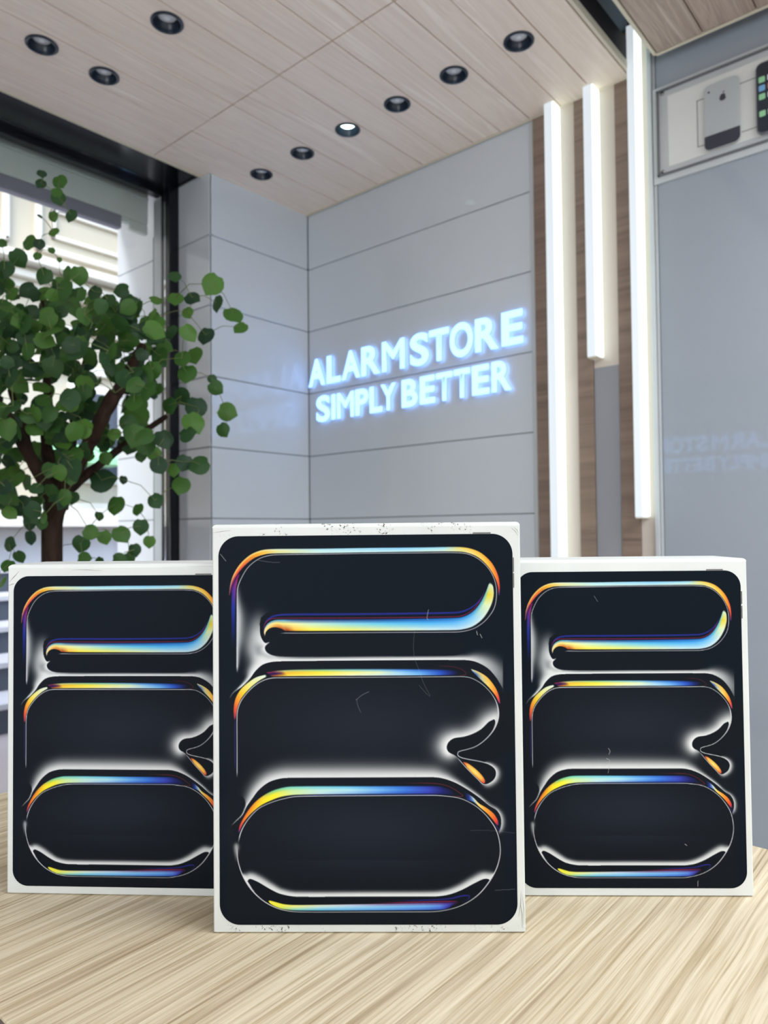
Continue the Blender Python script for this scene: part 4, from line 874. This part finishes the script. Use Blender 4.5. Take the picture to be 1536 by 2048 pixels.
def marks(g, xr, ztop, w1, segs):
    """thin grey button silhouettes just outside the black print"""
    bm = BM(); box(bm, w1[0], w1[1], -.0004, .0001, ztop+.0003, ztop+.0011); obj('printed_button', bm, M_BTN, g)
    for a, b in segs:
        bm = BM(); box(bm, xr+.0003, xr+.0009, -.0004, .0001, a, b); obj('printed_button', bm, M_BTN, g)
marks(c1, .10775, .0063+.2816, (.079, .092), ((.2600, .2705), (.2485, .2590)))
marks(c2, .08875, .0069+.2497, (.062, .075), ((.2300, .2400), (.2185, .2285)))
marks(c3, .08875, .0069+.2497, (.062, .075), ((.2300, .2400), (.2185, .2285)))
# creases where the card has been knocked
def creases(g, segs):
    for p, q, r_ in segs:
        bm = BM(); tube(bm, [Vector(p), (Vector(p)+Vector(q))/2+Vector((.0006, 0, .0004)), Vector(q)], [r_*.3, r_, r_*.3], 5); obj('crease', bm, M_CREASE, g)
creases(c3, [((-.0925, .0000, .2520), (-.0850, .0000, .2600), .0003), ((-.0930, .0000, .2490), (-.0880, .0000, .2505), .0003), ((-.0905, .0000, .2545), (-.0838, .0000, .2612), .0002), ((-.04, 0, .2615), (-.015, 0, .2606), .0002)])
creases(c1, [((.1085, .0000, .012), (.1105, .0000, .030), .00025), ((.1110, .0000, .004), (.1098, .0000, .022), .0003), ((.1122, .0000, .006), (.1112, .0000, .028), .0002), ((-.1120, 0, .2905), (-.0985, 0, .2921), .0002), ((.1090, 0, .2925), (.1125, 0, .2880), .0002), ((.1070, 0, .2922), (.1120, 0, .2862), .0002)])

# ------------------------------------------------------------------ tree
random.seed(7)
def ray(px, py): return _f+R_*((px-768)/F_PX)-U_*((py-1024)/F_PX)
def at(px, py, d): 
    p = ray(px, py)*d; return Vector((p.x, p.y, p.z+CH))
TD = 1.72                                # distance of the stem from the lens
tr = thing('artificial_tree', 'leafy green tree with dark forked trunk in front of the shop window', 'tree', tuple(at(103, 1060, TD).xy)+(0,))
org = tr.location.copy()
def tp(px, py, d): return at(px, py, d)-org
trunk = [Vector((.01, 0, .30)), Vector((.015, .0, .55)), Vector((0.0, 0, .80)), tp(104, 1130, TD), tp(104, 1060, TD), tp(112, 1010, TD), tp(128, 975, TD)]
bm = BM(); tube(bm, trunk, [.030, .028, .026, .0245, .024, .026, .023], 14)
obj('trunk', bm, M_BARK, tr, smooth=True)
BR = [([(126, 985, 0), (160, 920, -.02), (190, 865, -.05), (214, 815, -.07), (230, 786, -.08)], [.020, .018, .017, .0165, .0160]),
      ([(200, 850, -.05), (232, 790, -.02), (262, 735, .02), (286, 690, .05)], [.012, .014, .013, .010]),
      ([(135, 980, 0), (185, 940, .02), (230, 905, .04), (275, 872, .06), (310, 848, .08), (334, 832, .09)], [.014, .011, .0098, .0088, .0075, .006]),
      ([(110, 990, 0), (98, 930, .05), (92, 860, .1), (96, 790, .14), (88, 700, .16), (84, 600, .15)], [.020, .016, .013, .011, .008, .005]),
      ([(108, 1000, 0), (70, 930, -.04), (30, 860, -.09), (-10, 800, -.14), (-60, 740, -.18)], [.018, .015, .013, .011, .008]),
      ([(120, 960, .02), (145, 880, .14), (150, 800, .22), (170, 720, .28)], [.014, .012, .009, .006]),
      ([(60, 915, -.03), (45, 850, .06), (20, 780, .12)], [.012, .010, .007])]
branch_pts = []
for pts, rad in BR:
    P = [tp(x, y, TD+d) for x, y, d in pts]
    Q = cr([tuple(p)+(r_,) for p, r_ in zip(P, rad)], 18)
    bm = BM(); tube(bm, [q[:3] for q in Q], [float(q[3])*(1+.08*math.sin(k*2.1)) for k, q in enumerate(Q)], 10); obj('branch', bm, M_BARK, tr, smooth=True)
    branch_pts += [Vector(q[:3]) for q in Q]
# leaves traced one by one along the sparse outer twigs (x, y, radius, turn)
LV = [(190,105,22,10),(186,150,24,-10),(270,140,34,5),(265,215,33,0),(258,190,25,20),(322,295,30,0),(240,300,24,20),(243,370,26,10),(182,300,12,0),(235,455,16,0),(270,498,12,0),(130,418,38,80),(178,425,26,0),(170,480,20,0),(8,422,22,60),
 (80,490,42,40),(20,540,44,10),(200,570,40,0),(300,565,40,20),(358,568,42,-20),(555,638,36,-60),(430,645,34,0),(490,680,36,10),(600,728,44,30),(700,785,50,-20),(635,820,40,10),(795,572,30,0),(798,672,38,0),(708,680,30,90),(872,670,36,70),(968,608,50,-30),(985,695,38,10),
 (1062,745,46,30),(1095,805,34,-60),(852,738,28,10),(775,825,36,0),(858,828,42,20),(935,840,42,10),(882,930,42,0),(828,945,40,30),(850,1012,46,0),(722,935,45,10),(965,1040,22,0),(978,1080,36,60),(1030,1190,44,80),(1012,1272,34,10),(768,1160,38,20),(825,1120,42,0),(892,1168,50,0),(880,1236,52,10),(848,1292,40,80),
 (620,1208,58,10),(690,1000,46,0),(642,1108,42,0),(598,1080,40,20),(745,1312,46,30),(660,1340,46,0),(640,1392,26,0),(720,1432,40,10),(790,1452,32,0),(840,1420,38,0),(910,1432,46,-80),(825,1522,42,10),(462,1502,58,80),(525,1612,44,0),(625,1632,30,0),(705,1594,36,20),(552,1745,42,10),(640,1712,36,0),(680,1780,28,10),
 (612,1818,30,10),(590,1850,26,60),(410,1738,36,60),(368,1790,40,-10),(475,1760,32,0),(450,1665,22,10),(380,1858,32,70),(450,1872,24,0),(540,1866,34,70),(230,1552,36,0),(225,1610,30,10),(160,1600,30,0),(130,1690,40,10),(135,1762,32,0),(190,1700,26,0),(40,1792,36,60),(85,1850,30,0),(35,1888,32,0),(8,1965,30,0),(232,1838,24,60),
 (20,775,30,60),(55,820,34,0),(15,885,36,30),(60,900,44,0),(8,700,30,0),(50,650,36,10),(25,610,34,20),(560,1500,20,0),(700,1380,34,0),(580,1240,40,0),(520,1290,30,10),(560,1330,36,20),(480,1400,30,0),(330,1580,30,0),(300,1560,26,0)]
lm = BM(); lcol = []
cl = lm.loops.layers.float_color.new('tint')
def leaf(bm, pos, size, nrm, turn, shade, droop=.18, elong=1.0):
    """round leaf with a short drip tip, cupped along its midrib"""
    nrm = nrm.normalized(); ref = Vector((0, 0, 1))
    tx = nrm.cross(ref)
    if tx.length < .1: tx = nrm.cross(Vector((1, 0, 0)))
    tx.normalize(); ty = nrm.cross(tx)
    a = math.radians(turn); ax = tx*math.cos(a)+ty*math.sin(a); ay = -tx*math.sin(a)+ty*math.cos(a)
    n = 14; rings = []
    mid = bm.verts.new(pos)
    for fr_ in (.55, 1.0):
        ring = []
        for k in range(n):
            t = 2*math.pi*k/n
            x = math.sin(t); y = -math.cos(t)
            r_ = 1.0
            if k == n//2: r_ = 1.22                 # drip tip
            if k == 0: r_ = .80                     # notch at the stalk
            u_, w_ = x*r_*fr_*size, y*r_*fr_*size*elong
            h_ = -droop*(u_*u_)/size+.12*size*math.sin(3*t+shade*9)*fr_*.35-droop*.5*(w_*w_)/size
            ring.append(bm.verts.new(pos+ax*u_+ay*w_+nrm*h_))
        rings.append(ring)
    fs = []
    for k in range(n):
        fs.append(bm.faces.new((mid, rings[0][k], rings[0][(k+1) % n])))
        fs.append(bm.faces.new((rings[0][k], rings[1][k], rings[1][(k+1) % n], rings[0][(k+1) % n])))
    for f_ in fs:
        f_.smooth = True
        for lp in f_.loops: lp[cl] = (shade, shade, shade, 1)
stems = []
def toward():
    v_ = (-_f).normalized(); return Vector(v_)
for (x, y, r_, turn) in LV:
    px, py = x/2.275, 300+y/2.275
    d = TD+random.uniform(-.09, .09)
    nrm = toward()+Vector((random.gauss(0, .28), random.gauss(0, .28), random.gauss(.12, .25)))
    pos = tp(px, py, d); size = r_/2.275/F_PX*d*1.02
    leaf(lm, pos, size, nrm, turn+random.uniform(-25, 25), random.random())
    stems.append((pos, size))
# dense heart of the crown
def inside(px, py):
    e = lambda cx_, cy_, rx, ry: ((px-cx_)/rx)**2+((py-cy_)/ry)**2 < 1
    return e(105, 760, 150, 195) or e(215, 690, 120, 95) or e(60, 930, 95, 110) or e(225, 800, 95, 110) or e(-70, 780, 160, 260)
n_ = 0
while n_ < 760:
    px, py = random.uniform(-230, 330), random.uniform(530, 1040)
    if not inside(px, py): continue
    if (px-215)**2+(py-935)**2 < 42**2 and random.random() < .9: continue
    if abs(px-225) < 26 and 760 < py < 900 and random.random() < .75: continue
    d = TD+random.uniform(-.20, .34)
    if 170 < px < 250 and 780 < py < 960: d = TD+random.uniform(.02, .34)
    nrm = toward()+Vector((random.gauss(0, .55), random.gauss(0, .55), random.gauss(.25, .45)))
    pos = tp(px, py, d); size = random.uniform(.015, .0235)
    leaf(lm, pos, size, nrm, random.uniform(-70, 70), random.random(), elong=random.uniform(.9, 1.25)); stems.append((pos, size)); n_ += 1
M_LEAF = mat('leaf', L(60, 100, 50), .5, .35); t_ = M_LEAF.node_tree; b_ = t_.nodes['Principled BSDF']
at_ = N(M_LEAF, 'ShaderNodeAttribute', attribute_name='tint'); rp = N(M_LEAF, 'ShaderNodeValToRGB'); e_ = rp.color_ramp.elements
e_.new(.5); e_[0].position = 0; e_[0].color = L(34, 62, 42); e_[1].position = .5; e_[1].color = L(48, 86, 34); e_[2].position = 1; e_[2].color = L(78, 120, 46)
t_.links.new(at_.outputs['Fac'], rp.inputs[0]); t_.links.new(rp.outputs[0], b_.inputs['Base Color'])
tl = N(M_LEAF, 'ShaderNodeBsdfTranslucent'); ms = N(M_LEAF, 'ShaderNodeMixShader'); ms.inputs[0].default_value = .35
t_.links.new(rp.outputs[0], tl.inputs[0]); t_.links.new(b_.outputs[0], ms.inputs[1]); t_.links.new(tl.outputs[0], ms.inputs[2]); t_.links.new(ms.outputs[0], t_.nodes['Material Output'].inputs[0])
obj('foliage', lm, M_LEAF, tr)
# thin stalks: each leaf is tied to the nearest branch or earlier leaf
tw = BM(); anchors = list(branch_pts)
order = sorted(stems, key=lambda s_: min((s_[0]-b_).length for b_ in branch_pts))
for pos, size in order:
    near = min(anchors, key=lambda b_: (pos-b_).length*(1.0 if b_.z < pos.z+.1 else 1.3))
    mid = (pos+near)/2+Vector((random.uniform(-.01, .01), random.uniform(-.01, .01), .12*(pos-near).length))
    tube(tw, [near, mid, pos-Vector((0, 0, 0))], [.0011, .0009, .0006], 5, cap=False); anchors.append(pos)
obj('twigs', tw, M_TWIG, tr)['kind'] = 'stuff'
bm = BM(); lathe(bm, [(0, 0), (.12, 0), (.135, .02), (.16, .30), (.165, .33), (.15, .335), (.145, .31), (0, .30)], n=40); obj('pot', bm, M_POT, tr, smooth=True)
